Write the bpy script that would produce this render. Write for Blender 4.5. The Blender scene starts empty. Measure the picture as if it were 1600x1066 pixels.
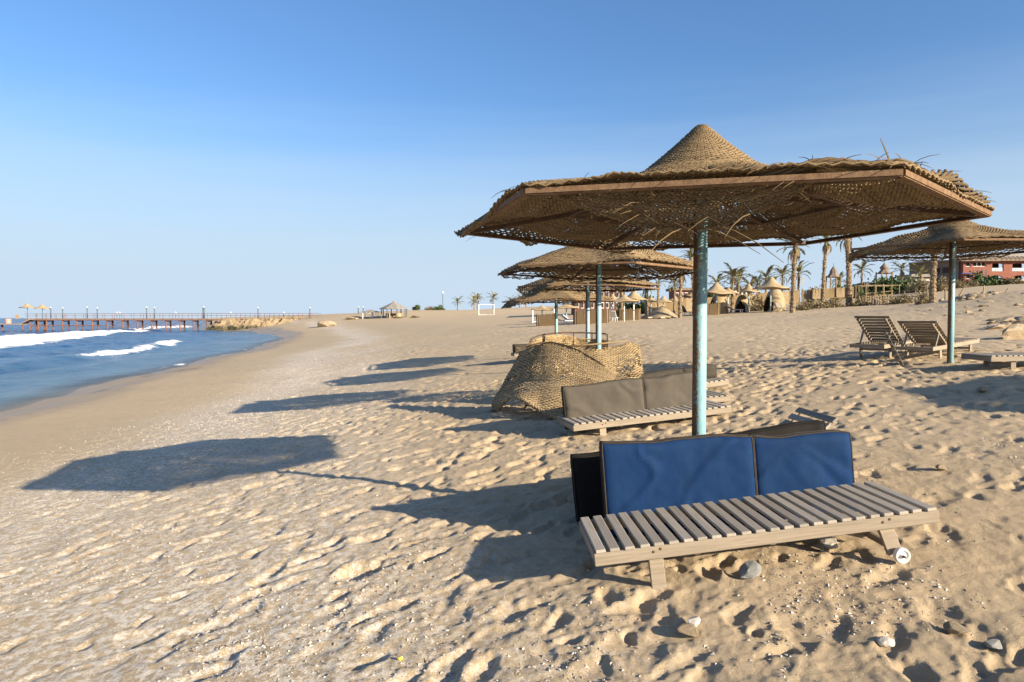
import bpy, bmesh, math, random
import numpy as np
from mathutils import Vector, Matrix

# ------------------------------------------------------------------ camera, sky, sun
scene = bpy.context.scene
COL = scene.collection
FPX = 1080.0
EYE = 1.5
cam_data = bpy.data.cameras.new('camera')
cam_data.sensor_width = 36.0
cam_data.lens = FPX / 1600.0 * 36.0
cam_data.clip_start = 0.05
cam_data.clip_end = 20000.0
cam = bpy.data.objects.new('camera', cam_data)
COL.objects.link(cam)
cam.location = (0, 0, EYE)
cam.rotation_euler = (math.radians(90 - 1.91), 0, 0)
scene.camera = cam

SUN_EL = math.radians(19.8)
SUN_H = Vector((0.787, -0.617, 0)).normalized()          # towards the sun, on the ground plan
SUN_DIR = Vector((SUN_H.x * math.cos(SUN_EL), SUN_H.y * math.cos(SUN_EL), math.sin(SUN_EL)))
world = bpy.data.worlds.new('World')
scene.world = world
world.use_nodes = True
wn, wl = world.node_tree.nodes, world.node_tree.links
bg = wn['Background']
sky = wn.new('ShaderNodeTexSky')
sky.sky_type = 'NISHITA'
sky.sun_disc = False
sky.sun_elevation = SUN_EL
sky.sun_rotation = math.atan2(SUN_H.x, SUN_H.y)
sky.altitude = 0
sky.air_density = 1.1
sky.dust_density = 1.3
sky.ozone_density = 6.5
# pale sea haze low over the whole horizon, with a few thin streaks of cloud above it
w_tc = wn.new('ShaderNodeTexCoord')
w_sep = wn.new('ShaderNodeSeparateXYZ'); wl.new(w_tc.outputs['Generated'], w_sep.inputs[0])
w_rng = wn.new('ShaderNodeMapRange'); w_rng.interpolation_type = 'SMOOTHSTEP'
w_rng.inputs['From Min'].default_value = 0.33; w_rng.inputs['From Max'].default_value = 0.02
w_map = wn.new('ShaderNodeMapping'); w_map.inputs['Scale'].default_value = (1.2, 1.2, 16.0)
wl.new(w_tc.outputs['Generated'], w_map.inputs['Vector'])
w_noi = wn.new('ShaderNodeTexNoise'); w_noi.inputs['Scale'].default_value = 1.6; w_noi.inputs['Detail'].default_value = 6
wl.new(w_map.outputs[0], w_noi.inputs['Vector'])
w_str = wn.new('ShaderNodeMath'); w_str.operation = 'MULTIPLY_ADD'
w_str.inputs[1].default_value = -0.10; 
wl.new(w_noi.outputs['Fac'], w_str.inputs[0]); wl.new(w_sep.outputs['Z'], w_str.inputs[2])
w_ad = wn.new('ShaderNodeMath'); w_ad.operation = 'ADD'; w_ad.inputs[1].default_value = 0.05
wl.new(w_str.outputs[0], w_ad.inputs[0]); wl.new(w_ad.outputs[0], w_rng.inputs['Value'])
w_mix = wn.new('ShaderNodeMix'); w_mix.data_type = 'RGBA'
w_mix.inputs[7].default_value = (3.0, 3.7, 4.45, 1)
wl.new(w_rng.outputs[0], w_mix.inputs['Factor']); wl.new(sky.outputs[0], w_mix.inputs[6])
wl.new(w_mix.outputs[2], bg.inputs[0])
bg.inputs[1].default_value = 0.086

sun_data = bpy.data.lights.new('sun', 'SUN')
sun_data.energy = 5.0
sun_data.angle = math.radians(0.53)
sun_data.color = (1.0, 0.855, 0.64)
sun = bpy.data.objects.new('sun', sun_data)
COL.objects.link(sun)
sun.rotation_euler = SUN_DIR.to_track_quat('Z', 'Y').to_euler()
sun.location = (20, -15, 12)

vs = scene.view_settings
vs.view_transform = 'Standard'
vs.look = 'None'
vs.exposure = 1.22
vs.gamma = 1.0
vs.use_curve_mapping = False
scene.cycles.max_bounces = 6
scene.cycles.use_denoising = True

rnd = random.Random(7)
NR = np.random.default_rng(11)
PI = math.pi

# ------------------------------------------------------------------ materials
MATS = {}
class NT:
    """small helper round a node tree"""
    def __init__(self, name):
        m = bpy.data.materials.new(name)
        m.use_nodes = True
        self.m, self.n, self.l = m, m.node_tree.nodes, m.node_tree.links
        self.b = self.n['Principled BSDF']
        self.tc = self.n.new('ShaderNodeTexCoord')
        MATS[name] = m
    def link(self, a, b): self.l.new(a, b)
    def noise(self, scale, detail=4, rough=0.6, vec=None, dist=0.0):
        t = self.n.new('ShaderNodeTexNoise')
        t.inputs['Scale'].default_value = scale
        t.inputs['Detail'].default_value = detail
        t.inputs['Roughness'].default_value = rough
        t.inputs['Distortion'].default_value = dist
        self.link(vec if vec is not None else self.tc.outputs['Object'], t.inputs['Vector'])
        return t.outputs['Fac']
    def mapping(self, scale, src='Object'):
        mp = self.n.new('ShaderNodeMapping')
        mp.inputs['Scale'].default_value = scale
        self.link(self.tc.outputs[src], mp.inputs['Vector'])
        return mp.outputs[0]
    def ramp(self, fac, stops):
        r = self.n.new('ShaderNodeValToRGB')
        els = r.color_ramp.elements
        while len(els) > 1: els.remove(els[-1])
        els[0].position = stops[0][0]; els[0].color = (*stops[0][1], 1)
        for p, c in stops[1:]:
            e = els.new(p); e.color = (*c, 1)
        self.link(fac, r.inputs[0])
        return r.outputs[0]
    def mix(self, fac, a, b, mode='MIX'):
        x = self.n.new('ShaderNodeMix'); x.data_type = 'RGBA'; x.blend_type = mode
        for s, v in ((x.inputs['Factor'], fac), (x.inputs[6], a), (x.inputs[7], b)):
            if isinstance(v, (int, float)): s.default_value = v
            elif isinstance(v, tuple): s.default_value = (*v, 1)
            else: self.link(v, s)
        return x.outputs[2]
    def math(self, op, a, b=0.0, clamp=False):
        x = self.n.new('ShaderNodeMath'); x.operation = op; x.use_clamp = clamp
        for s, v in ((x.inputs[0], a), (x.inputs[1], b)):
            if isinstance(v, (int, float)): s.default_value = v
            else: self.link(v, s)
        return x.outputs[0]
    def attr(self, name):
        a = self.n.new('ShaderNodeAttribute'); a.attribute_name = name
        return a.outputs['Fac']
    def bump(self, h, strength=0.4, dist=0.01):
        b = self.n.new('ShaderNodeBump')
        b.inputs['Strength'].default_value = strength
        b.inputs['Distance'].default_value = dist
        self.link(h, b.inputs['Height'])
        self.link(b.outputs[0], self.b.inputs['Normal'])
    def color(self, c):
        if isinstance(c, tuple): self.b.inputs['Base Color'].default_value = (*c, 1)
        else: self.link(c, self.b.inputs['Base Color'])
    def rough(self, r, spec=0.3):
        if isinstance(r, (int, float)): self.b.inputs['Roughness'].default_value = r
        else: self.link(r, self.b.inputs['Roughness'])
        self.b.inputs['Specular IOR Level'].default_value = spec

def simple(name, c1, c2, scale=8.0, rough=0.8, bump=0.0, bscale=60.0, bdist=0.004, spec=0.25, metal=0.0, stretch=None, rnd_amt=0.0):
    t = NT(name)
    v = t.mapping(stretch) if stretch else None
    f = t.noise(scale, 5, 0.65, v)
    c = t.ramp(f, [(0.3, c1), (0.7, c2)])
    if rnd_amt:
        oi = t.n.new('ShaderNodeObjectInfo')
        k = t.math('ADD', t.math('MULTIPLY', oi.outputs['Random'], rnd_amt), 1.0 - rnd_amt * 0.5)
        hs = t.n.new('ShaderNodeHueSaturation')
        t.link(c, hs.inputs['Color']); t.link(k, hs.inputs['Value'])
        c = hs.outputs[0]
    t.color(c); t.rough(rough, spec)
    t.b.inputs['Metallic'].default_value = metal
    if bump: t.bump(t.noise(bscale, 4, 0.7, v), bump, bdist)
    return t.m

def mat_sand():
    t = NT('sand')
    big = t.noise(0.35, 5, 0.6)
    mid = t.noise(3.0, 6, 0.7)
    fine = t.noise(240.0, 3, 0.8)
    c = t.ramp(mid, [(0.25, (0.415, 0.312, 0.188)), (0.75, (0.51, 0.395, 0.252))])
    c = t.mix(t.math('MULTIPLY', big, 0.45), c, (0.465, 0.362, 0.245))
    c = t.mix(t.math('MULTIPLY', fine, 0.22), c, (0.30, 0.235, 0.16))
    speck = t.math('GREATER_THAN', t.noise(75.0, 4, 0.8), 0.655)
    c = t.mix(t.math('MULTIPLY', speck, 0.55), c, (0.20, 0.15, 0.10))
    pale = t.math('GREATER_THAN', t.noise(60.0, 4, 0.8, t.mapping((1.1, 0.9, 1.3))), 0.665)
    c = t.mix(t.math('MULTIPLY', pale, 0.6), c, (0.62, 0.55, 0.45))
    # band of broken white shell above the tide line
    sh = t.math('MULTIPLY', t.attr('shell'), t.math('GREATER_THAN', t.noise(18.0, 8, 0.9), 0.505))
    c = t.mix(t.math('MULTIPLY', sh, 0.95, True), c, (0.66, 0.60, 0.51))
    # damp sand and weed near the water
    wet = t.attr('wet')
    wv = t.mapping((0.5, 0.12, 1))
    patch = t.math('ADD', wet, t.math('MULTIPLY', t.math('SUBTRACT', t.noise(1.3, 6, 0.7, wv), 0.5), 2.6), True)
    pw = t.math('MULTIPLY', patch, t.math('MULTIPLY', wet, 1.7, True), True)
    c = t.mix(t.math('MULTIPLY', pw, 0.85), c, (0.28, 0.217, 0.148))
    weed = t.math('MULTIPLY', t.math('GREATER_THAN', t.noise(1.6, 8, 0.8, wv), 0.575), t.math('ADD', wet, t.math('MULTIPLY', t.attr('shell'), 0.22), True))
    c = t.mix(t.math('MULTIPLY', weed, 0.7), c, (0.10, 0.085, 0.05))
    t.color(c)
    t.rough(t.math('SUBTRACT', 0.95, t.math('MULTIPLY', pw, 0.55)), 0.25)
    h = t.math('ADD', t.math('MULTIPLY', fine, 0.30), t.noise(48.0, 6, 0.8))
    t.bump(h, 1.0, 0.013)
mat_sand()

def mat_sea():
    t = NT('sea_water')
    foam, depth = t.attr('foam'), t.attr('depth')
    c = t.ramp(depth, [(0.0, (0.15, 0.17, 0.155)), (0.10, (0.075, 0.15, 0.20)), (0.35, (0.028, 0.105, 0.225)), (1.0, (0.006, 0.042, 0.15))])
    streak = t.noise(0.55, 7, 0.75, t.mapping((0.45, 0.22, 1)))
    c = t.mix(t.math('MULTIPLY', t.math('SUBTRACT', streak, 0.35, True), 2.2, True), c, (0.006, 0.03, 0.085))
    fn = t.noise(0.9, 9, 0.8)
    ff = t.math('MULTIPLY', t.math('SUBTRACT', t.math('ADD', foam, t.math('MULTIPLY', t.math('SUBTRACT', fn, 0.5), 1.7)), 0.46), 4.0, True)
    ff = t.math('MULTIPLY', ff, t.math('GREATER_THAN', foam, 0.02))
    c = t.mix(ff, c, (0.82, 0.84, 0.85))
    t.color(c)
    t.rough(t.math('ADD', 0.22, t.math('MULTIPLY', ff, 0.7)), 0.22)
    t.b.inputs['IOR'].default_value = 1.33
    v = t.mapping((0.8, 0.5, 1))
    h = t.math('ADD', t.noise(2.4, 5, 0.6, v), t.math('MULTIPLY', t.noise(0.55, 3, 0.5, v), 2.0))
    t.bump(h, 1.0, 0.16)
    # clear water over the sand at the very edge
    tr = t.n.new('ShaderNodeBsdfTransparent')
    mx = t.n.new('ShaderNodeMixShader')
    a = t.math('ADD', t.math('MULTIPLY', depth, 9.0), 0.35, True)
    a = t.math('MAXIMUM', a, ff)
    t.link(a, mx.inputs[0]); t.link(tr.outputs[0], mx.inputs[1]); t.link(t.b.outputs[0], mx.inputs[2])
    t.link(mx.outputs[0], t.n['Material Output'].inputs['Surface'])
mat_sea()

def mat_straw(name, c1, c2, scale, bumpy=0.6):
    t = NT(name)
    v = t.mapping((1, 1, 3))
    f = t.noise(scale, 6, 0.75, v)
    g = t.noise(1.6, 4, 0.6)
    c = t.ramp(t.math('ADD', t.math('MULTIPLY', f, 0.55), t.math('MULTIPLY', t.attr('tone'), 0.45)), [(0.25, c1), (0.72, c2)])
    c = t.mix(t.math('MULTIPLY', g, 0.5), c, tuple(0.72 * k for k in c2))
    t.color(c); t.rough(0.85, 0.2)
    t.bump(t.noise(scale * 4, 4, 0.75), bumpy, 0.004)
mat_straw('straw', (0.085, 0.057, 0.029), (0.285, 0.203, 0.112), 22)
mat_straw('straw_old', (0.085, 0.057, 0.03), (0.22, 0.157, 0.087), 18)
mat_straw('reed', (0.18, 0.128, 0.067), (0.44, 0.33, 0.19), 16)

def mat_woven(name, c1, c2, rings, scale=1.0):
    """thatch seen from far off: relief of the rows of rope"""
    t = NT(name)
    w = t.n.new('ShaderNodeTexWave'); w.wave_type = 'BANDS'; w.bands_direction = 'Z'
    w.inputs['Scale'].default_value = rings; w.inputs['Distortion'].default_value = 1.6
    w.inputs['Detail'].default_value = 3
    t.link(t.tc.outputs['Object'], w.inputs['Vector'])
    f = t.noise(4 * scale, 6, 0.7)
    c = t.ramp(f, [(0.28, c1), (0.72, c2)])
    t.color(c); t.rough(0.9, 0.15)
    t.bump(t.math('ADD', w.outputs['Fac'], t.noise(30 * scale, 4, 0.7)), 0.5, 0.03)
mat_woven('woven_far', (0.30, 0.22, 0.125), (0.46, 0.35, 0.21), 9)
mat_woven('woven_hut', (0.27, 0.20, 0.12), (0.44, 0.34, 0.21), 6)

def mat_pole():
    t = NT('painted_pole')
    sx = t.n.new('ShaderNodeSeparateXYZ'); t.link(t.tc.outputs['Object'], sx.inputs[0])
    n1 = t.noise(9.0, 7, 0.75, t.mapping((1, 1, 0.35)))
    n2 = t.noise(70.0, 5, 0.8, t.mapping((1, 1, 0.5)))
    side = t.math('MULTIPLY', sx.outputs['X'], -11.0)           # the seaward side has lost its paint
    m = t.math('ADD', t.math('ADD', side, n1), t.math('MULTIPLY', t.math('SUBTRACT', n2, 0.5), 1.5))
    m = t.math('MULTIPLY', t.math('SUBTRACT', m, 0.62), 4.0, True)
    rust = t.ramp(n2, [(0.3, (0.075, 0.032, 0.014)), (0.55, (0.17, 0.085, 0.032)), (0.75, (0.25, 0.15, 0.06))])
    blue = t.ramp(n1, [(0.3, (0.15, 0.33, 0.38)), (0.7, (0.27, 0.46, 0.50))])
    blue = t.mix(t.math('MULTIPLY', t.math('GREATER_THAN', n2, 0.62), 0.8), blue, (0.16, 0.095, 0.045))
    t.color(t.mix(m, blue, rust))
    t.rough(t.math('ADD', 0.5, t.math('MULTIPLY', m, 0.4)), 0.35)
    t.bump(t.math('ADD', t.math('MULTIPLY', m, 0.6), n2), 0.35, 0.003)
mat_pole()

def mat_wood(name, c1, c2):
    t = NT(name)
    oi = t.n.new('ShaderNodeObjectInfo')
    off = t.n.new('ShaderNodeVectorMath'); off.operation = 'SCALE'
    cx = t.n.new('ShaderNodeCombineXYZ')
    for k in range(3): t.link(t.math('MULTIPLY', oi.outputs['Random'], 13.0 + 7 * k), cx.inputs[k])
    ad = t.n.new('ShaderNodeVectorMath'); ad.operation = 'ADD'
    t.link(t.tc.outputs['Object'], ad.inputs[0]); t.link(cx.outputs[0], ad.inputs[1])
    mp = t.n.new('ShaderNodeMapping'); mp.inputs['Scale'].default_value = (2.0, 40, 40)
    t.link(ad.outputs[0], mp.inputs['Vector'])
    g = t.noise(1.6, 6, 0.7, mp.outputs[0], 0.6)
    blot = t.noise(5.0, 5, 0.7, ad.outputs[0])
    c = t.ramp(g, [(0.28, c1), (0.72, c2)])
    c = t.mix(t.math('MULTIPLY', blot, 0.35), c, tuple(k * 0.62 for k in c1))
    k = t.math('ADD', t.math('MULTIPLY', oi.outputs['Random'], 0.35), 0.82)
    hs = t.n.new('ShaderNodeHueSaturation'); t.link(c, hs.inputs['Color']); t.link(k, hs.inputs['Value'])
    t.color(hs.outputs[0]); t.rough(0.8, 0.25)
    t.bump(g, 0.35, 0.003)
mat_wood('weathered_wood', (0.20, 0.163, 0.12), (0.36, 0.30, 0.23))
mat_wood('slat_wood', (0.27, 0.235, 0.195), (0.42, 0.375, 0.315))
mat_wood('dark_wood', (0.10, 0.085, 0.065), (0.19, 0.165, 0.125))

def mat_cloth(name, c1, c2, dust):
    t = NT(name)
    n = t.noise(2.2, 6, 0.7)
    c = t.ramp(n, [(0.3, c1), (0.75, c2)])
    w = t.noise(6.0, 7, 0.8, t.mapping((1, 1, 0.6)))
    c = t.mix(t.math('MULTIPLY', t.math('SUBTRACT', w, 0.42, True), 0.9, True), c, dust)
    t.color(c); t.rough(0.8, 0.12)
    v = t.n.new('ShaderNodeTexNoise'); v.inputs['Scale'].default_value = 420
    t.link(t.tc.outputs['Object'], v.inputs['Vector'])
    t.bump(t.math('ADD', t.math('MULTIPLY', v.outputs['Fac'], 0.3), t.noise(9.0, 4, 0.6)), 0.25, 0.006)
mat_cloth('blue_canvas', (0.003, 0.018, 0.064), (0.0045, 0.027, 0.094), (0.022, 0.055, 0.105))
mat_cloth('black_canvas', (0.009, 0.0085, 0.008), (0.017, 0.016, 0.015), (0.035, 0.03, 0.026))
mat_cloth('grey_canvas', (0.06, 0.053, 0.044), (0.09, 0.079, 0.065), (0.14, 0.12, 0.095))
mat_cloth('umber_canvas', (0.035, 0.03, 0.024), (0.06, 0.05, 0.04), (0.10, 0.09, 0.07))
simple('dark_trim', (0.022, 0.018, 0.015), (0.045, 0.036, 0.03), 20, 0.8)
simple('rust_iron', (0.12, 0.066, 0.036), (0.235, 0.15, 0.085), 26, 0.85, 0.7, 120, 0.004)
simple('dark_iron', (0.06, 0.038, 0.025), (0.13, 0.08, 0.05), 20, 0.8, 0.4, 90, 0.003)
simple('white_plastic', (0.62, 0.60, 0.56), (0.74, 0.73, 0.70), 14, 0.5, 0.1)
simple('white_paint', (0.66, 0.65, 0.62), (0.78, 0.77, 0.75), 3, 0.6)
simple('pale_blue_paint', (0.30, 0.46, 0.52), (0.42, 0.56, 0.60), 4, 0.6)
simple('shell', (0.40, 0.345, 0.28), (0.64, 0.585, 0.51), 30, 0.6, rnd_amt=0.3)
simple('pebble', (0.16, 0.12, 0.09), (0.34, 0.27, 0.20), 25, 0.8)
simple('limestone', (0.25, 0.19, 0.125), (0.43, 0.34, 0.23), 5, 0.9, 0.8, 18, 0.03, rnd_amt=0.3)
simple('grey_stone', (0.20, 0.20, 0.185), (0.34, 0.33, 0.30), 9, 0.85, 0.6, 40, 0.01)
simple('palm_trunk', (0.125, 0.085, 0.052), (0.30, 0.22, 0.14), 7, 0.9, 0.8, 12, 0.05)
simple('palm_frond', (0.085, 0.088, 0.032), (0.235, 0.205, 0.085), 2.5, 0.7, rnd_amt=0.5)
simple('dry_frond', (0.20, 0.145, 0.08), (0.34, 0.26, 0.15), 3, 0.85, rnd_amt=0.4)
simple('green_leaf', (0.032, 0.058, 0.018), (0.085, 0.12, 0.035), 1.5, 0.7)
simple('dry_brush', (0.13, 0.105, 0.055), (0.25, 0.20, 0.115), 2.0, 0.9)
simple('terracotta', (0.19, 0.072, 0.05), (0.255, 0.105, 0.072), 0.7, 0.85)
simple('shade_red_wall', (0.10, 0.045, 0.035), (0.15, 0.07, 0.055), 0.7, 0.85)  # red facade with its shade mixed into the colour
simple('dull_facade', (0.145, 0.125, 0.105), (0.20, 0.175, 0.145), 0.6, 0.9)
simple('roof_tile', (0.15, 0.115, 0.085), (0.25, 0.195, 0.15), 2.0, 0.85, 0.5, 10, 0.05)
simple('roof_grey', (0.19, 0.175, 0.155), (0.30, 0.28, 0.25), 2.0, 0.85, 0.3, 10, 0.05)
simple('dark_room', (0.03, 0.02, 0.018), (0.055, 0.036, 0.03), 1.0, 0.6)
simple('balcony_blue', (0.33, 0.42, 0.50), (0.45, 0.53, 0.60), 2.0, 0.5)
simple('pier_rust', (0.12, 0.055, 0.04), (0.21, 0.11, 0.08), 1.0, 0.85)
simple('pier_deck', (0.23, 0.17, 0.12), (0.36, 0.28, 0.21), 0.8, 0.85)
simple('lamp_steel', (0.07, 0.09, 0.10), (0.11, 0.13, 0.145), 2.0, 0.5)
simple('pink_plastic', (0.50, 0.22, 0.19), (0.60, 0.30, 0.26), 2.0, 0.6)
simple('yellow_plastic', (0.65, 0.48, 0.03), (0.75, 0.58, 0.06), 2.0, 0.5)
simple('blue_awning', (0.03, 0.06, 0.22), (0.05, 0.09, 0.30), 2.0, 0.7)
def mat_headland():
    t = NT('headland_rock')
    sx = t.n.new('ShaderNodeSeparateXYZ'); t.link(t.tc.outputs['Object'], sx.inputs[0])
    n = t.noise(0.9, 7, 0.75)
    c = t.ramp(n, [(0.3, (0.20, 0.145, 0.085)), (0.7, (0.37, 0.28, 0.175))])
    z = t.math('ADD', sx.outputs['Z'], t.math('MULTIPLY', t.math('SUBTRACT', n, 0.5), 1.2))
    m = t.math('MULTIPLY', t.math('SUBTRACT', 0.05, z), 3.0, True)      # weed-dark band the tide reaches
    t.color(t.mix(m, c, t.ramp(n, [(0.35, (0.035, 0.032, 0.02)), (0.65, (0.13, 0.115, 0.065))])))
    t.rough(0.9, 0.2); t.bump(t.noise(2.5, 7, 0.8), 0.9, 0.25)
mat_headland()

# ------------------------------------------------------------------ object helpers
def tag(o, label=None, cat=None, group=None, kind=None):
    if label: o['label'] = label
    if cat: o['category'] = cat
    if group: o['group'] = group
    if kind: o['kind'] = kind
    return o
def empty(name, loc=(0, 0, 0), rz=0.0, mat=None):
    o = bpy.data.objects.new(name, None)
    COL.objects.link(o)
    o.empty_display_size = 0.2
    if mat is not None: o.matrix_world = mat
    else:
        o.location = loc; o.rotation_euler = (0, 0, rz)
    return o
def thing(name, label, cat, loc=(0, 0, 0), rz=0.0, group=None, mat=None):
    return tag(empty(name, loc, rz, mat), label, cat, group)
def link(name, me, parent=None, loc=None, rot=None, mat4=None, scale=None):
    o = bpy.data.objects.new(name, me)
    COL.objects.link(o)
    if parent is not None: o.parent = parent
    if mat4 is not None: o.matrix_local = mat4
    if loc is not None: o.location = loc
    if rot is not None: o.rotation_euler = rot
    if scale is not None: o.scale = scale
    return o
def mesh_np(name, V, F, mats, smooth=True, fmat=None):
    """V (n,3), F list of (m,k) index arrays"""
    if not isinstance(F, (list, tuple)): F = [F]
    F = [f for f in F if len(f)]
    me = bpy.data.meshes.new(name)
    V = np.asarray(V, dtype=np.float32)
    me.vertices.add(len(V)); me.vertices.foreach_set('co', V.ravel())
    idx = np.concatenate([f.ravel() for f in F]).astype(np.int32)
    cnt = np.concatenate([np.full(len(f), f.shape[1]) for f in F]).astype(np.int32)
    st = np.concatenate([[0], np.cumsum(cnt)[:-1]]).astype(np.int32)
    me.loops.add(len(idx)); me.loops.foreach_set('vertex_index', idx)
    me.polygons.add(len(cnt)); me.polygons.foreach_set('loop_start', st)
    me.polygons.foreach_set('use_smooth', np.full(len(cnt), bool(smooth)))
    for m in (mats if isinstance(mats, (list, tuple)) else [mats]): me.materials.append(MATS[m])
    if fmat is not None: me.polygons.foreach_set('material_index', np.asarray(fmat, dtype=np.int32))
    me.update(calc_edges=True); me.validate()
    return me

class MB:
    def __init__(self): self.V, self.F = [], []
    def raw(self, v, f):
        o = len(self.V); self.V += [tuple(p) for p in v]; self.F += [tuple(i + o for i in q) for q in f]; return self
    def cbox(self, c, s, ch=0.004, M=None):
        """box with chamfered edges"""
        hx, hy, hz = s[0] / 2, s[1] / 2, s[2] / 2
        ch = min(ch, hx * .45, hy * .45, hz * .45)
        v, f, key = [], [], {}
        for sx in (-1, 1):
            for sy in (-1, 1):
                for sz in (-1, 1):
                    for ax in range(3):
                        p = [sx * (hx - ch), sy * (hy - ch), sz * (hz - ch)]
                        p[ax] = (sx * hx, sy * hy, sz * hz)[ax]
                        key[(sx, sy, sz, ax)] = len(v); v.append(p)
        for ax in range(3):
            a, b = [k for k in range(3) if k != ax]
            for s1 in (-1, 1):
                q = []
                for (sa, sb) in ((-1, -1), (1, -1), (1, 1), (-1, 1)):
                    t = [0, 0, 0]; t[ax] = s1; t[a] = sa; t[b] = sb
                    q.append(key[(*t, ax)])
                flip = (s1 < 0) ^ (ax == 1)
                f.append(tuple(q[::-1] if flip else q))
        for ax in range(3):                                    # edge strips
            a, b = [k for k in range(3) if k != ax]
            for sa in (-1, 1):
                for sb in (-1, 1):
                    t0, t1 = [0, 0, 0], [0, 0, 0]
                    t0[a] = t1[a] = sa; t0[b] = t1[b] = sb; t0[ax] = -1; t1[ax] = 1
                    q = [key[(*t0, a)], key[(*t1, a)], key[(*t1, b)], key[(*t0, b)]]
                    flip = (sa * sb > 0) ^ (ax == 1)
                    f.append(tuple(q if flip else q[::-1]))
        for sx in (-1, 1):
            for sy in (-1, 1):
                for sz in (-1, 1):
                    q = (key[(sx, sy, sz, 0)], key[(sx, sy, sz, 1)], key[(sx, sy, sz, 2)])
                    f.append(q if sx * sy * sz > 0 else q[::-1])
        c = Vector(c)
        v = [(M @ (Vector(p)) if M is not None else Vector(p)) + c for p in v]
        return self.raw(v, f)
    def box(self, c, s, M=None): return self.cbox(c, s, min(s) * 0.06, M)
    def beam(self, p0, p1, w, h, up=(0, 0, 1), ch=0.004):
        p0, p1 = Vector(p0), Vector(p1)
        x = (p1 - p0); L = x.length; x.normalize()
        y = Vector(up).cross(x)
        if y.length < 1e-4: y = Vector((0, 1, 0)).cross(x)
        y.normalize(); z = x.cross(y)
        M = Matrix((x, y, z)).transposed()
        return self.cbox((p0 + p1) / 2, (L, w, h), ch, M)
    def tube(self, pts, rads, n=8, cap=True):
        pts = [Vector(p) for p in pts]
        if isinstance(rads, (int, float)): rads = [rads] * len(pts)
        rings, ref = [], None
        o = len(self.V)
        for i, p in enumerate(pts):
            d = (pts[min(i + 1, len(pts) - 1)] - pts[max(i - 1, 0)]).normalized()
            if ref is None:
                ref = d.cross(Vector((0, 0, 1)))
                if ref.length < 0.05: ref = d.cross(Vector((0, 1, 0)))
            ref = (ref - d * ref.dot(d)).normalized()
            b = d.cross(ref)
            for k in range(n):
                a = 2 * PI * k / n
                self.V.append(tuple(p + (ref * math.cos(a) + b * math.sin(a)) * rads[i]))
        for i in range(len(pts) - 1):
            for k in range(n):
                a, b_ = o + i * n + k, o + i * n + (k + 1) % n
                self.F.append((a, b_, b_ + n, a + n))
        if cap:
            self.F.append(tuple(o + k for k in range(n))[::-1])
            self.F.append(tuple(o + (len(pts) - 1) * n + k for k in range(n)))
        return self
    def lathe(self, prof, n=24, wob=0.0, skip=None, seed=0, z_fun=None):
        r_ = random.Random(seed); o = len(self.V)
        for i, (r, z) in enumerate(prof):
            for k in range(n):
                a = 2 * PI * k / n
                rr = r * (1 + wob * (r_.random() - .5))
                zz = z + (z_fun(a, r) if z_fun else 0)
                self.V.append((rr * math.cos(a), rr * math.sin(a), zz))
        for i in range(len(prof) - 1):
            for k in range(n):
                if skip and skip(i, k): continue
                a, b = o + i * n + k, o + i * n + (k + 1) % n
                self.F.append((a, b, b + n, a + n))
        return self
    def mesh(self, name, mat, smooth=False):
        me = bpy.data.meshes.new(name)
        me.from_pydata(self.V, [], self.F)
        me.materials.append(MATS[mat])
        me.polygons.foreach_set('use_smooth', np.full(len(me.polygons), bool(smooth)))
        me.update()
        return me
    def build(self, name, mat, parent=None, smooth=False, **k):
        return link(name, self.mesh(name, mat, smooth), parent, **k)

# ------------------------------------------------------------------ noise and terrain
_LAT = NR.random((512, 512)).astype(np.float32)
def vnoise(x, y, seed=0):
    x = np.asarray(x) + seed * 17.31; y = np.asarray(y) + seed * 9.77
    xi, yi = np.floor(x).astype(np.int64), np.floor(y).astype(np.int64)
    fx, fy = x - xi, y - yi
    fx = fx * fx * fx * (fx * (fx * 6 - 15) + 10); fy = fy * fy * fy * (fy * (fy * 6 - 15) + 10)
    g = lambda a, b: _LAT[a & 511, b & 511]
    a = g(xi, yi) * (1 - fx) + g(xi + 1, yi) * fx
    b = g(xi, yi + 1) * (1 - fx) + g(xi + 1, yi + 1) * fx
    return (a * (1 - fy) + b * fy) - 0.5
def fbm(x, y, seed=0, oct=4, gain=0.5):
    s, a, f = 0.0, 1.0, 1.0
    for k in range(oct):
        s = s + a * vnoise(x * f + k * 5.2, y * f - k * 3.1, seed + k); a *= gain; f *= 2.03
    return s
def sstep(a, b, x):
    t = np.clip((np.asarray(x, dtype=float) - a) / (b - a), 0, 1)
    return t * t * (3 - 2 * t)

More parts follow.
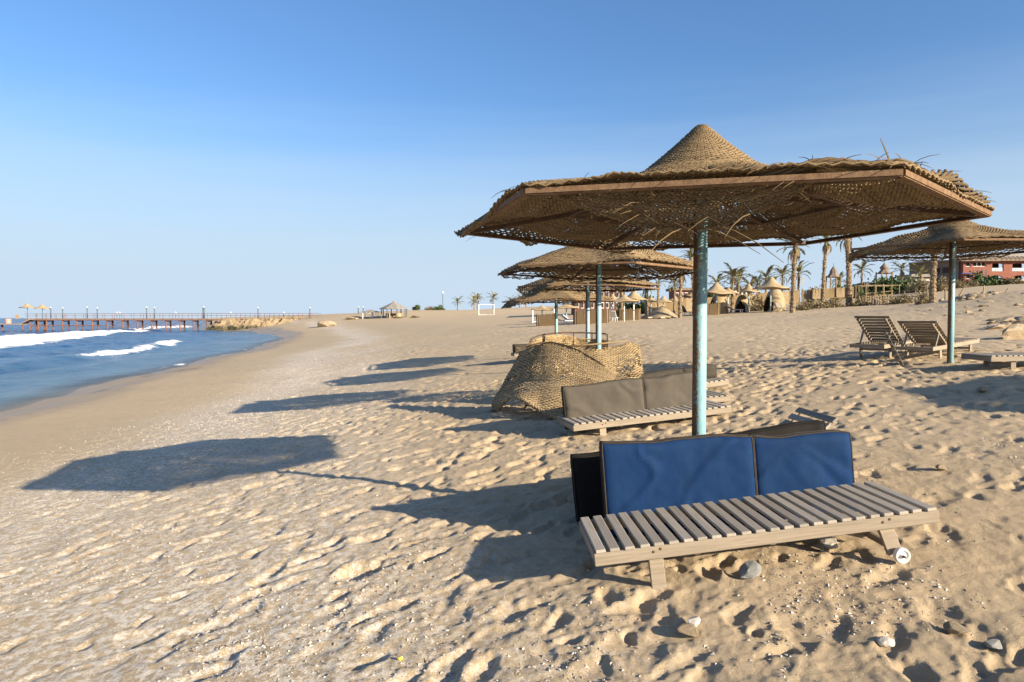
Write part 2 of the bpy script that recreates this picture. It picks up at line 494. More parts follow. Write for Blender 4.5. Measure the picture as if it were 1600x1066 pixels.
SEA = -1.1
_ys = [-400, 0, 20, 45, 85, 112, 127, 137, 150, 400, 9000]
_xs = [-12, -10.8, -14.5, -19.4, -27.5, -36.5, -43.5, -52.0, -66.0, -176.0, -3960.0]
def shore_x(y):
    return np.interp(y, _ys, _xs) + 1.6 * vnoise(np.asarray(y) * 0.11, 0 * np.asarray(y), 3) + 0.5 * vnoise(np.asarray(y) * 0.5, 0 * np.asarray(y), 4)
_sv = np.linspace(-120, 400, 5201)
_zv = np.interp(_sv, [-120, -40, -10, 0, 20, 35, 49, 80, 200, 400], [-5, -4, -2.0, SEA, 0.78, 1.55, 2.3, 4.0, 5.0, 5.0])
_zv = np.convolve(np.pad(_zv, 20, mode='edge'), np.ones(41) / 41, mode='valid')
def offshore(x, y): return np.asarray(x) - shore_x(y)
def G(x, y):
    x = np.asarray(x, dtype=float); y = np.asarray(y, dtype=float)
    z = np.interp(offshore(x, y), _sv, _zv)
    z = z + 1.25 * np.exp(-((x + 28) / 26) ** 2 - ((y - 142) / 20) ** 2)       # terrace of the gazebo
    z = z + 1.0 * np.exp(-((x - 27) / 7) ** 2 - ((y - 33) / 8) ** 2)           # bank with the rubble
    z = z + 0.07 * np.exp(-((x - 1.2) / 1.2) ** 2 - ((y - 3.9) / 0.9) ** 2)
    z = z - 0.22 * np.exp(-((x + 5) / 5) ** 2 - ((y - 16.5) / 6) ** 2)
    z = z + 1.2 * np.exp(-((x - 55) / 18) ** 2 - ((y - 75) / 20) ** 2)
    z = z + 0.10 * fbm(x * 0.12, y * 0.12, 21, 3) * sstep(0, 10, offshore(x, y)) + 0.5 * fbm(x * 0.03, y * 0.03, 22, 3) * sstep(60, 140, y)
    return z
def g1(x, y): return float(G(np.array([x]), np.array([y]))[0])
def at(px, d, dz=0.0):
    """a spot on the ground: px is its column in the photograph, d its distance from the camera"""
    x = (px - 800.0) / FPX * d
    return Vector((x, d, g1(x, d) + dz))

# ------------------------------------------------------------------ trodden sand: relief sampled by the beach mesh
def relief_raster(x0, x1, y0, y1, cell, ndent, seed, scale=1.0):
    nx, ny = int((x1 - x0) / cell), int((y1 - y0) / cell)
    X, Y = np.meshgrid(x0 + np.arange(nx) * cell, y0 + np.arange(ny) * cell, indexing='ij')
    R = np.zeros((nx, ny), dtype=np.float32)
    r = np.random.default_rng(seed)
    lum = fbm(X * 1.7, Y * 1.3, seed, 3)
    R += 0.011 * lum
    rid = 0.5 - np.abs(fbm(X * 3.1 + 0.6 * Y, Y * 2.3, seed + 5, 3))
    R += 0.009 * rid
    if cell < 0.03:
        R += 0.009 * fbm(X * 8, Y * 8, seed + 9, 4, 0.6) + 0.006 * fbm(X * 30, Y * 30, seed + 12, 2)
    px, py = r.uniform(x0, x1, ndent), r.uniform(y0, y1, ndent)
    head = np.full(ndent, np.nan)
    i = 0
    while i < int(ndent * 0.62):                                  # trails of steps along the beach
        cx, cy = r.uniform(x0, x1), r.uniform(y0, y1); hd = r.normal(1.05, 0.32); st = r.uniform(0.5, 0.72)
        for q in range(int(r.uniform(5, 16))):
            if i >= int(ndent * 0.62): break
            sd = 0.09 * (1 if q % 2 else -1); hd += r.normal(0, 0.05)
            cx += math.cos(hd) * st; cy += math.sin(hd) * st
            px[i], py[i], head[i] = cx - math.sin(hd) * sd, cy + math.cos(hd) * sd, hd + r.normal(0, 0.12); i += 1
    order = r.permutation(ndent); px, py, head = px[order], py[order], head[order]
    for i in range(ndent):
        a = 0.035 * scale + 0.10 * scale * r.random() ** 2; b = a * r.uniform(0.34, 0.62)
        th = r.normal(0.95, 0.38) if r.random() < 0.75 else r.uniform(0, PI)
        dep = (0.005 + 0.023 * r.random() ** 1.5) * scale
        if r.random() < 0.05: dep *= 1.6; b = a * 0.8
        if not np.isnan(head[i]):
            th = head[i]; a = r.uniform(0.10, 0.145) * (scale ** .5); b = a * r.uniform(0.36, 0.48); dep = r.uniform(0.008, 0.025)
        m = 2.2 * a
        i0, i1 = int((px[i] - m - x0) / cell), int((px[i] + m - x0) / cell) + 1
        j0, j1 = int((py[i] - m - y0) / cell), int((py[i] + m - y0) / cell) + 1
        i0, j0, i1, j1 = max(i0, 0), max(j0, 0), min(i1, nx), min(j1, ny)
        if i1 <= i0 or j1 <= j0: continue
        dx, dy = X[i0:i1, j0:j1] - px[i], Y[i0:i1, j0:j1] - py[i]
        u = dx * math.cos(th) + dy * math.sin(th); v = -dx * math.sin(th) + dy * math.cos(th)
        v = v + 0.25 * u * u / a * (1 if i % 2 else -1)
        q = np.sqrt((u / a) ** 2 + (v / b) ** 2)
        if cell < 0.03: q = q * (1 + 0.45 * vnoise(X[i0:i1, j0:j1] * 22, Y[i0:i1, j0:j1] * 22, 7) + 0.25 * vnoise(X[i0:i1, j0:j1] * 45, Y[i0:i1, j0:j1] * 45, 8))
        hole = np.exp(-q ** 4.5)
        old = R[i0:i1, j0:j1]
        R[i0:i1, j0:j1] = old * (1 - 0.65 * hole) - dep * hole * (1 + 0.35 * u / a) + 0.16 * dep * (1 + 0.7 * np.sign(v)) * np.exp(-((q - 1.32) / 0.34) ** 2)
    return (x0, y0, cell, R)
def sample(ras, x, y):
    x0, y0, c, R = ras
    fx, fy = (x - x0) / c, (y - y0) / c
    ins = (fx >= 0) & (fy >= 0) & (fx < R.shape[0] - 1.01) & (fy < R.shape[1] - 1.01)
    ix = np.clip(np.floor(fx).astype(int), 0, R.shape[0] - 2); iy = np.clip(np.floor(fy).astype(int), 0, R.shape[1] - 2)
    ax, ay = np.clip(fx - ix, 0, 1), np.clip(fy - iy, 0, 1)
    z = (R[ix, iy] * (1 - ax) + R[ix + 1, iy] * ax) * (1 - ay) + (R[ix, iy + 1] * (1 - ax) + R[ix + 1, iy + 1] * ax) * ay
    return np.where(ins, z, 0.0), ins
RAS_NEAR = relief_raster(-8, 11, 0.3, 17, 0.013, 6800, 31)
RAS_MID = relief_raster(-34, 56, -8, 74, 0.05, 34000, 32, 1.35)
def relief(x, y):
    a, _ = sample(RAS_NEAR, x, y); b, _ = sample(RAS_MID, x, y)
    d = np.minimum.reduce([x + 8, 11 - x, y - 0.3, 17 - y])
    w = sstep(0.0, 1.2, d)
    s = offshore(x, y)
    trod = 0.10 + 0.90 * sstep(4.0, 12.5, s + 1.5 * fbm(x * 0.3, y * 0.3, 40, 2))
    trod = trod * (0.72 + 0.56 * np.clip(0.5 + 1.2 * fbm(x * 0.35, y * 0.35, 41, 3), 0, 1))
    fade = (1 - sstep(50, 72, y)) * (1 + 0.55 * sstep(6, 11, y))
    return (a * w + b * (1 - w)) * trod * fade
def top(x, y):
    """height of the finished sand surface"""
    x, y = np.atleast_1d(np.asarray(x, float)), np.atleast_1d(np.asarray(y, float))
    return G(x, y) + relief(x, y)
def top1(x, y): return float(top(x, y)[0])

def build_beach():
    r = np.concatenate([np.geomspace(0.25, 1.7, 18)[:-1], np.geomspace(1.7, 17, 570)[:-1], np.geomspace(17, 42, 230)[:-1], np.geomspace(42, 90, 70)[:-1], np.geomspace(90, 9000, 80)])
    a = np.concatenate([np.radians(np.linspace(-50, 50, 720)), np.radians(np.linspace(50, 310, 80)[1:-1])])
    RR, AA = np.meshgrid(r, a, indexing='ij')
    X, Y = RR * np.sin(AA), RR * np.cos(AA)
    x, y = X.ravel(), Y.ravel()
    z = top(x, y)
    s = offshore(x, y)
    V = np.stack([x, y, z], 1)
    nr, na = len(r), len(a)
    i, j = np.meshgrid(np.arange(nr - 1), np.arange(na), indexing='ij')
    j2 = (j + 1) % na
    F = np.stack([i * na + j, i * na + j2, (i + 1) * na + j2, (i + 1) * na + j], -1).reshape(-1, 4)[:, ::-1]
    V = np.concatenate([V, [[0, 0, g1(0, 0)]]])
    c = len(V) - 1
    jj = np.arange(na)
    T = np.stack([np.full(na, c), jj, (jj + 1) % na], 1)[:, ::-1]
    me = mesh_np('sand_beach', V, [F, T], 'sand')
    wet = 1 - sstep(0.1, 3.6, s + 1.5 * fbm(x * 0.2, y * 0.07, 50, 3))
    shell = np.exp(-((s - 8.3 - 2.5 * fbm(x * 0.15, y * 0.1, 51, 3)) / 1.5) ** 2) + 0.35 * np.exp(-((s - 10.6) / 1.2) ** 2) + 0.02 * (s > 8)
    for nm, arr in (('wet', wet), ('shell', shell)):
        at_ = me.attributes.new(nm, 'FLOAT', 'POINT')
        at_.data.foreach_set('value', np.append(arr, 0).astype(np.float32))
    o = link('sand_beach', me)
    tag(o, 'trodden pale sand beach with shell litter', 'beach', kind='structure')
build_beach()

def build_sea():
    r = np.concatenate([np.geomspace(7, 60, 170)[:-1], np.geomspace(60, 260, 200)[:-1], np.geomspace(260, 15000, 70)])
    a = np.concatenate([np.radians(np.linspace(-110, -50, 36))[:-1], np.radians(np.linspace(-50, -9, 250))])
    RR, AA = np.meshgrid(r, a, indexing='ij')
    x, y = (RR * np.sin(AA)).ravel(), (RR * np.cos(AA)).ravel()
    o = -offshore(x, y)                                  # metres out from the water's edge
    wob = 5.0 * fbm(x * 0.03, y * 0.03, 60, 3)
    near = 1 - sstep(150, 400, np.hypot(x, y))
    z = SEA + (0.34 * fbm(o * 0.30, y * 0.085, 61, 4, 0.6) + 0.10 * fbm(o * 1.1, y * 0.45, 67, 2)) * near * np.interp(o, [0, 3, 12], [0.12, 0.35, 1.0])
    # two lines of breaking surf, and a small one at the edge
    f1c = np.interp(y, [0, 60, 112, 156, 200], [27, 27, 30, 15, 7]) + wob * np.interp(y, [100, 150], [1, .4])
    w1 = (2.8 + 3.5 * fbm(x * 0.05, y * 0.05, 62, 3)) * np.interp(y, [20, 60, 110, 160, 230], [0.6, 1.5, 1.0, 0.8, 0.7])
    f1 = np.exp(-((o - f1c) / w1) ** 2 * 0.8) * np.interp(y, [10, 35, 200, 260], [0.3, 1, 1, 0])
    z = z + 0.55 * np.exp(-((o - f1c - 3.0) / 3.0) ** 2) * near
    f2c = np.interp(y, [30, 50, 80], [7.6, 8.8, 10.6]) + 0.15 * wob
    amp2 = np.interp(y, [25, 36, 43, 52, 72, 82], [0.36, 0.42, 0.40, 0.8, 0.95, 0.0]) * (0.85 + 0.7 * np.clip(fbm(x * 0.2, y * 0.2, 63, 2), -0.5, 0.5))
    f2 = np.exp(-((o - f2c) / (0.55 + 0.45 * np.interp(y, [40, 60], [0, 1]))) ** 2) * amp2 * 1.25
    z = z + 0.26 * np.exp(-((o - f2c - 0.6) / 1.1) ** 2) * np.interp(y, [20, 40, 75, 95], [0.5, 1, 1, 0])
    z = z + 0.10 * np.exp(-((o - 4.2 - 0.3 * wob) / 0.9) ** 2) * np.clip(0.5 + 2 * fbm(x * 0.07, y * 0.07, 66, 2), 0, 1)
    f3 = 0.9 * np.exp(-((o - 0.5) / 0.45) ** 2) * np.clip(0.15 + 2.2 * fbm(x * 0.12, y * 0.12, 64, 3), 0, 1)
    f4 = 0.6 * np.exp(-((o - 50 - 2 * wob) / 2.0) ** 2) * np.clip(2.5 * fbm(x * 0.04, y * 0.04, 65, 3), 0, 1)
    foam = np.clip(f1 + f2 + f3 + f4, 0, 1) * np.interp(o, [-0.5, 0], [0, 1])
    depth = np.clip(o / 60.0, 0, 1) ** 0.7
    na, nr = len(a), len(r)
    i, j = np.meshgrid(np.arange(nr - 1), np.arange(na - 1), indexing='ij')
    F = np.stack([i * na + j, i * na + j + 1, (i + 1) * na + j + 1, (i + 1) * na + j], -1).reshape(-1, 4)[:, ::-1]
    keep = (o[F] > -6).any(1)
    me = mesh_np('sea', np.stack([x, y, z], 1), F[keep], 'sea_water')
    for nm, arr in (('foam', foam), ('depth', depth)):
        at_ = me.attributes.new(nm, 'FLOAT', 'POINT'); at_.data.foreach_set('value', arr.astype(np.float32))
    tag(link('sea', me), 'blue sea with two lines of white surf', 'sea', kind='structure')
build_sea()

def build_headland():
    nx, ny = 220, 130
    x = np.linspace(-66, -30, nx); y = np.linspace(124, 166, ny)
    X, Y = np.meshgrid(x, y, indexing='ij')
    # edge of the outcrop, steep toward the sea and the bay
    ex = sstep(-63.5, -61.0, X + 1.6 * fbm(X * 0.5, Y * 0.5, 70, 4))
    front = 133.5 + np.interp(X, [-63, -56, -48, -40, -32], [3.5, 1.0, 1.0, 5.0, 10.0]) + 2.2 * fbm(X * 0.35, Y * 0.35, 71, 4)
    rise = np.clip((Y - front + 1.6 * fbm(X * 0.9, Y * 0.9, 76, 4)) / 5.0, 0, 1)
    ey = (0.45 * sstep(0.0, 0.22, rise) + 0.30 * sstep(0.28, 0.55, rise) + 0.25 * sstep(0.6, 1.0, rise)) * (1 - sstep(156, 165, Y))
    ridge = np.interp(X, [-64, -60, -52, -45, -36, -30], [1.6, 1.9, 2.2, 2.4, 1.9, 1.0])
    under = 0.35 * sstep(0.2, 0.6, fbm(X * 0.8, Y * 0.8, 73, 3))
    Z = SEA - 1.2 + (1.2 + ridge + 0.9 * fbm(X * 0.45, Y * 0.45, 72, 5) - under) * ex * ey
    Z += (0.30 * fbm(X * 1.6, Y * 1.6, 74, 4) + 0.25 * np.abs(fbm(X * 0.9, Y * 2.0, 75, 3))) * ex * ey
    i, j = np.meshgrid(np.arange(nx - 1), np.arange(ny - 1), indexing='ij')
    F = np.stack([i * ny + j, (i + 1) * ny + j, (i + 1) * ny + j + 1, i * ny + j + 1], -1).reshape(-1, 4)
    me = mesh_np('headland', np.stack([X.ravel(), Y.ravel(), Z.ravel()], 1), F, 'headland_rock', smooth=False)
    tag(link('headland', me), 'low tan rock headland at the foot of the pier', 'headland', kind='structure')
build_headland()

# ------------------------------------------------------------------ weaving
def tubes_np(P, A, B, closed, mask=None):
    """P (n,m,3) strand centre lines; A, B (n,m,3) half axes of a diamond section -> verts, quads"""
    n, m = P.shape[:2]
    V = np.stack([P + A, P + B, P - A, P - B], 2).reshape(-1, 3)
    mm = m if closed else m - 1
    i, j, k = np.meshgrid(np.arange(n), np.arange(mm), np.arange(4), indexing='ij')
    j2, k2 = (j + 1) % m, (k + 1) % 4
    idx = lambda i, j, k: (i * m + j) * 4 + k
    F = np.stack([idx(i, j, k), idx(i, j2, k), idx(i, j2, k2), idx(i, j, k2)], -1)
    if mask is not None: F = F[mask[:, :mm]]
    return V, F.reshape(-1, 4)
def norm(v): return v / np.maximum(np.linalg.norm(v, axis=-1, keepdims=True), 1e-9)
def weave(P, closed, half_w, thick, amp, seed, gap=0.0, jit=0.0, tear=None, stake_every=1, stake_r=0.006):
    """P (nv,nu,3): nv wefts crossing nu stakes. Wefts go over and under the stakes. Returns (V, F) of wefts and of stakes."""
    r = np.random.default_rng(seed)
    nv, nu = P.shape[:2]
    du = (np.roll(P, -1, 1) - np.roll(P, 1, 1)) if closed else np.gradient(P, axis=1)
    dv = np.gradient(P, axis=0)
    T = norm(du); Nn = norm(np.cross(du, dv)); Bn = norm(np.cross(Nn, T))
    sgn = np.where((np.arange(nv)[:, None] + np.arange(nu)[None, :]) % 2 == 0, 1.0, -1.0)
    ii, jj = np.meshgrid(np.arange(nv), np.arange(nu), indexing='ij')
    lo = fbm(ii * 0.06, jj * 0.11, seed % 50, 3)
    hw = half_w * (1 + 0.35 * (r.random((nv, 1)) - 0.5)) * (1 - gap * np.clip(lo + 0.1, 0, 1))
    hw = np.broadcast_to(hw, (nv, nu)) * (1 + 0.35 * (r.random((nv, nu)) - 0.5))
    wander = jit * (np.cumsum(r.normal(0, 1, (nv, nu)), 1) * 0.12 + r.normal(0, 0.6, (nv, nu)))
    wander -= wander.mean(1, keepdims=True)
    wander = np.clip(wander, -2.2 * jit, 2.2 * jit)
    Q = P + Nn * (sgn * amp * (0.7 + 0.6 * r.random((nv, nu))))[..., None] + Bn * wander[..., None]
    mask = None
    if tear is not None: mask = ~tear(ii, jj, r)
    V1, F1 = tubes_np(Q, Bn * hw[..., None], Nn * (thick * (0.8 + 0.4 * r.random((nv, nu))))[..., None], closed, mask)
    S = np.swapaxes(P, 0, 1)[::stake_every, ::2]
    Tn, Sn = np.swapaxes(T, 0, 1)[::stake_every, ::2], np.swapaxes(Nn, 0, 1)[::stake_every, ::2]
    V2, F2 = tubes_np(S, Tn * stake_r, Sn * stake_r, False)
    tone = np.repeat(np.clip(0.5 + r.normal(0, 0.22, (nv, 1)) + r.normal(0, 0.13, (nv, nu)), 0, 1).ravel(), 4)
    return (V1, F1, tone), (V2, F2, np.full(len(V2), 0.4))
def woven(name, parts, mat):
    V, F, o, tn = [], [], 0, []
    for v, f, t in parts:
        V.append(v); F.append(f + o); o += len(v); tn.append(t)
    me = mesh_np(name, np.concatenate(V), np.concatenate(F), mat)
    a = me.attributes.new('tone', 'FLOAT', 'POINT'); a.data.foreach_set('value', np.concatenate(tn).astype(np.float32))
    return me

PROF_T = [0, .022, .06, .12, .19, .245, .30, .37, .52, .75, 1.0]
def canopy_grid(R, th0, nu, ts, prof, sag, seed, lift=None, edge=1.015, rag=0.0, ragw=lambda t: np.ones_like(t)):
    th = np.linspace(0, 2 * PI, nu, endpoint=False)
    Tm, Th = np.meshgrid(ts, th, indexing='ij')
    ph = np.mod(Th - th0, PI / 3) - PI / 6
    hexr = R * math.cos(PI / 6) / np.cos(ph)
    w = sstep(0.22, 0.95, Tm)
    rr = Tm * ((1 - w) * R * 0.93 + w * hexr * edge)
    z = np.interp(Tm, PROF_T, prof)
    lob = np.cos(3 * (Th - th0)) ** 2                        # 1 over the ribs, 0 between
    z = z - sag * (1 - lob) * np.clip(4 * Tm * (1 - Tm), 0, 1) * (Tm > 0.2) * sstep(0.2, 0.45, Tm)
    z = z + 0.05 * fbm(np.cos(Th) * Tm * 3 + 7, np.sin(Th) * Tm * 3, seed, 3) * sstep(0.25, 0.6, Tm)
    z = z - rag * sstep(0.93, 1.0, Tm) * (0.6 + 0.8 * np.clip(0.5 + 1.5 * fbm(np.cos(Th) * 6 + 3, np.sin(Th) * 6, seed + 2, 3), 0, 1)) * ragw(Th)
    rr = rr * (1 + 0.022 * (rag > 0) * sstep(0.9, 1.0, Tm) * ragw(Th))
    if lift is not None: z = z + lift(Th, Tm)
    return np.stack([rr * np.cos(Th), rr * np.sin(Th), z], -1)

def bent_strand(mb, p, d, L, r, droop, seed_r):
    pts = []
    d = Vector(d).normalized()
    side = Vector((seed_r.uniform(-1, 1), seed_r.uniform(-1, 1), seed_r.uniform(-.5, .5)))
    for k in range(4):
        t = k / 3
        pts.append(Vector(p) + d * L * t + side * L * 0.22 * t * t + Vector((0, 0, -droop * L * t * t)))
    mb.tube(pts, [r, r, r * .8, r * .4], 3, False)

def umbrella(label, x, y, rim_z, th0, R, detail, seed, mat='straw', pole_r=0.046, lift=None, sag=0.07, tilt=(0, 0), group='woven beach umbrellas near the camera', top=0.64, rag=0.075, ragw=lambda t: sstep(0.0, 0.5, np.sin(t))):
    zg = g1(x, y)
    root = thing('beach_umbrella', label, 'umbrella', (x, y, zg), 0, group)
    hr = rim_z - zg
    k = top / 0.64
    prof = [q * k for q in ((.640, .630, .575, .490, .400, .335, .300, .268, .18, .085, .03) if detail[2] < .016 else (.60, .59, .545, .48, .41, .365, .335, .30, .245, .15, .03))]
    nst_in, nst_out, pitch = detail
    n_in, n_out = int(R * 0.30 / (pitch * 0.8)), int(R * 0.74 / pitch)
    Pin = canopy_grid(R, th0, nst_in, np.linspace(0.006, 0.30, n_in), prof, sag, seed, lift)
    Pout = canopy_grid(R, th0, nst_out, np.linspace(0.295, 1.0, n_out), prof, sag, seed, lift, rag=rag, ragw=ragw)
    (a1, a2) = weave(Pin, True, pitch * 0.50, pitch * 0.36, pitch * 0.40, seed, 0.12, pitch * 0.10, None, 1, pitch * 0.40)
    edge_n = n_out
    def tear(i, j, r):
        ragged = (i > edge_n * (0.985 - 0.03 * r.random(i.shape)))
        lo = fbm(i * 0.05 + seed, j * 0.045, seed % 40, 3)
        return (ragged & (r.random(i.shape) < 0.07)) | ((lo > 0.28) & (r.random(i.shape) < 0.16))
    (b1, b2) = weave(Pout, True, pitch * 0.68, pitch * 0.40, pitch * 0.42, seed + 1, 0.85, pitch * 0.12, tear, 2, pitch * 0.34)
    def T(o):
        o.location = (0, 0, hr); o.rotation_euler = (tilt[0], tilt[1], 0)
        return o
    can = T(link('canopy', woven('canopy', [a1, b1], mat), root))
    T(link('stakes', woven('stakes', [a2, b2], 'straw_old'), root))
    # loose ends of straw along the rim and on the slope
    rr = random.Random(seed); mb = MB()
    nn = 90 if detail[2] < 0.016 else 70
    for q in range(nn):
        i = rr.randrange(int(n_out * 0.45), n_out) if rr.random() < 0.55 else n_out - 1
        j = rr.randrange(nst_out)
        p = Pout[i, j]; out = Vector((p[0], p[1], 0)).normalized(); tn = Vector((-out.y, out.x, 0)) * rr.choice((-1, 1))
        up = rr.choice((1, 1, -1))
        bent_strand(mb, (p[0], p[1], p[2] + 0.008 * up), tn * rr.uniform(.5, 1.2) + out * rr.uniform(-.1, .8) + Vector((0, 0, up * rr.uniform(-.1, .35))), rr.uniform(.03, .11), rr.uniform(.0012, .0024) * (1 if detail[2] < 0.016 else 1.4), 0.25, rr)
    s = T(mb.build('loose_straw', mat, can.parent)); s['kind'] = 'stuff'
    # iron frame
    vts = [Vector((R * math.cos(th0 + PI / 3 * q), R * math.sin(th0 + PI / 3 * q), 0)) for q in range(6)]
    for q in range(6):
        a, b = vts[q], vts[(q + 1) % 6]
        d = (b - a).normalized(); nrm = Vector((d.y, -d.x, 0)); 
        if nrm.dot(a) < 0: nrm = -nrm
        m = MB()
        m.beam(a + nrm * .012 + Vector((0, 0, -.006)), b + nrm * .012 + Vector((0, 0, -.006)), .006, .027, ch=.001)
        m.beam(a - nrm * .012 + Vector((0, 0, -.0225)), b - nrm * .012 + Vector((0, 0, -.0225)), .042, .005, ch=.001)
        T(m.build('rim_bar', 'rust_iron', root))
        hub = Vector((0, 0, .20)) + vts[q].normalized() * (pole_r * .8)
        T(MB().beam(hub, vts[q] * .985 + Vector((0, 0, -.012)), .03, .03, ch=.002).build('rib', 'dark_iron', root))
        mid0, mid1 = hub.lerp(vts[q], .52), hub.lerp(vts[(q + 1) % 6], .52)
        T(MB().beam(mid0 - Vector((0, 0, .012)), mid1 - Vector((0, 0, .012)), .022, .022, ch=.002).build('tie_bar', 'dark_iron', root))
    L = hr + 0.42 * k
    m = MB().tube([(0, 0, -.35), (0, 0, hr * .5), (0, 0, L)], pole_r, 20)
    p = m.build('pole', 'painted_pole', root, smooth=True)
    m = MB().lathe([(pole_r * 1.02, 0), (pole_r * 1.25, .004), (pole_r * 1.25, .05), (pole_r * 1.02, .054)], 20)
    c = m.build('collar', 'dark_iron', root, smooth=True); c.location = (0, 0, hr + .165)
    return root, hr, Pout

# nearest umbrella
TH1 = math.radians(44.8)
u1, hr1, P1 = umbrella('largest woven straw umbrella, nearest the camera, over the blue mattress', 1.255, 4.62, EYE + 0.632, TH1, 1.673, (72, 290, 0.0142), 101, sag=0.085, rag=0.065, ragw=lambda t: sstep(0.15, 0.5, np.sin(t - TH1 + 0.0) ))

def hang_flap(root, hr, R, th0):
    """front of the mat that has slumped through the frame and hangs below the rim"""
    a, b = [Vector((R * math.cos(th0 + PI / 3 * q), R * math.sin(th0 + PI / 3 * q), 0)) for q in (3, 4)]
    nv, nu = 26, 110
    u = np.linspace(0.06, 0.80, nu); v = np.linspace(0, 1, nv)
    Vm, Um = np.meshgrid(v, u, indexing='ij')
    inn = -(a + b).normalized()
    s = (Um - 0.06) / 0.74
    drop = 0.205 * np.sin(PI * np.clip(s, 0, 1)) ** 0.9 * (0.75 + 0.35 * s) + 0.012 * fbm(Um * 14, Vm * 2, 5, 3)
    depth = 0.06 + 0.16 * Vm ** 1.5 * np.sin(PI * s)
    base = np.array(a)[None, None] + Um[..., None] * np.array(b - a)[None, None]
    P = base + np.array(inn)[None, None] * depth[..., None]
    P[..., 2] = 0.045 - Vm * drop - 0.05 * Vm
    def tear(i, j, r): return (r.random(i.shape) < 0.05) | ((fbm(i * .2, j * .12, 9, 3) > 0.22) & (r.random(i.shape) < .45))
    (w, st) = weave(P, False, 0.0062, 0.005, 0.006, 77, 0.45, 0.0035, tear, 3, 0.004)
    o = link('torn_flap', woven('torn_flap', [w, st], 'straw'), root, loc=(0, 0, hr))
    o['label'] = 'torn front of the mat hanging below the iron rim'
    rr = random.Random(5); m = MB()
    for q in range(60):
        i, j = rr.randrange(2, nv), rr.randrange(nu)
        p = P[i, j]
        bent_strand(m, p - np.array(inn) * .012, (rr.choice((-1, 1)) * rr.uniform(.5, 1), -.15 + rr.uniform(-.5, .1), rr.uniform(-.35, .15)), rr.uniform(.05, .17), rr.uniform(.0014, .0028), .3, rr)
    for (j, L, s_) in ((70, .30, 1), (64, .26, 1), (58, .22, -1), (86, .2, -1)):
        p = P[nv - 2, j]
        bent_strand(m, p - np.array(inn) * .02, (s_ * .9, -.35, -.2), L, .0036, .35, rr)
    s = m.build('frayed_straw', 'straw', root, loc=(0, 0, hr)); s['kind'] = 'stuff'
hang_flap(u1, hr1, 1.673, TH1)

def edge_roll(root, hr, R, th0):
    """plaited edge of the mat lying along the front right and right-hand bars"""
    v = [Vector((R * math.cos(th0 + PI / 3 * q), R * math.sin(th0 + PI / 3 * q), 0)) for q in range(6)]
    path = []
    for t in np.linspace(.52, 1, 26): path.append(v[3].lerp(v[4], t) * .985)
    for t in np.linspace(.03, 1.0, 30): path.append(v[4].lerp(v[5], t) * .985)
    n = len(path)
    rr = random.Random(9)
    P = np.array([list(p) for p in path])
    lift = np.array([.045 + .012 * math.sin(i * .5) + (.05 * math.sin(PI * max(0, (i - 30)) / 26) if i > 30 else 0) for i in range(n)])
    P[:, 2] += lift
    m = MB()
    for k in range(5):
        pts = []
        for i in range(n):
            a = i * 0.62 + k * 2 * PI / 5
            rad = .014 + .004 * math.sin(i * .3 + k) + (.008 if i > 34 else 0)
            d = Vector(path[min(i + 1, n - 1)] - path[max(i - 1, 0)]).normalized()
            nx = Vector((d.y, -d.x, 0))
            pts.append(Vector(P[i]) + nx * math.cos(a) * rad + Vector((0, 0, math.sin(a) * rad)))
        m.tube(pts, .0092, 5)
    o = m.build('plaited_edge', 'straw', root, smooth=True, loc=(0, 0, hr))
    m = MB()
    for q in range(36):
        i = rr.randrange(n)
        bent_strand(m, P[i] + np.array((0, 0, .015)), (rr.uniform(-1, 1), rr.uniform(-1, .3), rr.uniform(-.1, .8)), rr.uniform(.04, .11), .002, .3, rr)
    i = 24
    bent_strand(m, P[i] + np.array((0, 0, .01)), (-.35, -.1, .75), .12, .004, .0, rr)
    s = m.build('edge_straw', 'straw', root, loc=(0, 0, hr)); s['kind'] = 'stuff'
edge_roll(u1, hr1, 1.673, TH1)

MED, LOW = (48, 130, 0.023), (40, 96, 0.034)
def droop_side(th, amt):
    return lambda Th, Tm: -amt * np.clip(np.cos(Th - th), 0, 1) ** 4 * Tm ** 3
umbrella('woven straw umbrella directly behind the collapsed mat, second in the row', 1.37, 10.95, 2.235, math.radians(40), 1.66, MED, 202, lift=lambda Th, Tm: -.10 * np.clip(np.cos(Th - 3.6), 0, 1) ** 3 * Tm ** 4, tilt=(-.012, .01), top=0.78)
umbrella('woven straw umbrella with a drooping left corner, third in the row', 1.74, 15.9, 2.20, math.radians(52), 1.62, MED, 303, lift=lambda Th, Tm: -.30 * np.clip(np.cos(Th - 3.5), 0, 1) ** 8 * Tm ** 3 + .03 * np.clip(np.cos(Th - 5.8), 0, 1) * Tm, tilt=(0, .02), top=0.74)
umbrella('tattered straw umbrella farthest back in the row, sagging to the left', 1.30, 20.3, 2.0, math.radians(44), 1.66, MED, 404, mat='straw', lift=lambda Th, Tm: -.22 * np.clip(np.cos(Th - 3.3), 0, 1) ** 3 * Tm ** 3, tilt=(0, -.01), top=0.60)
umbrella('straw umbrella on the right over the loungers with raised backs', 6.92, 10.9, 2.58, math.radians(62), 1.62, MED, 505, mat='straw_old', lift=lambda Th, Tm: -.12 * np.clip(np.cos(Th - 3.3), 0, 1) ** 2 * Tm ** 2, top=0.58)
umbrella('straw umbrella standing outside the picture to the right, seen by its shadow', 10.8, 4.3, 2.62, math.radians(30), 1.6, LOW, 606)

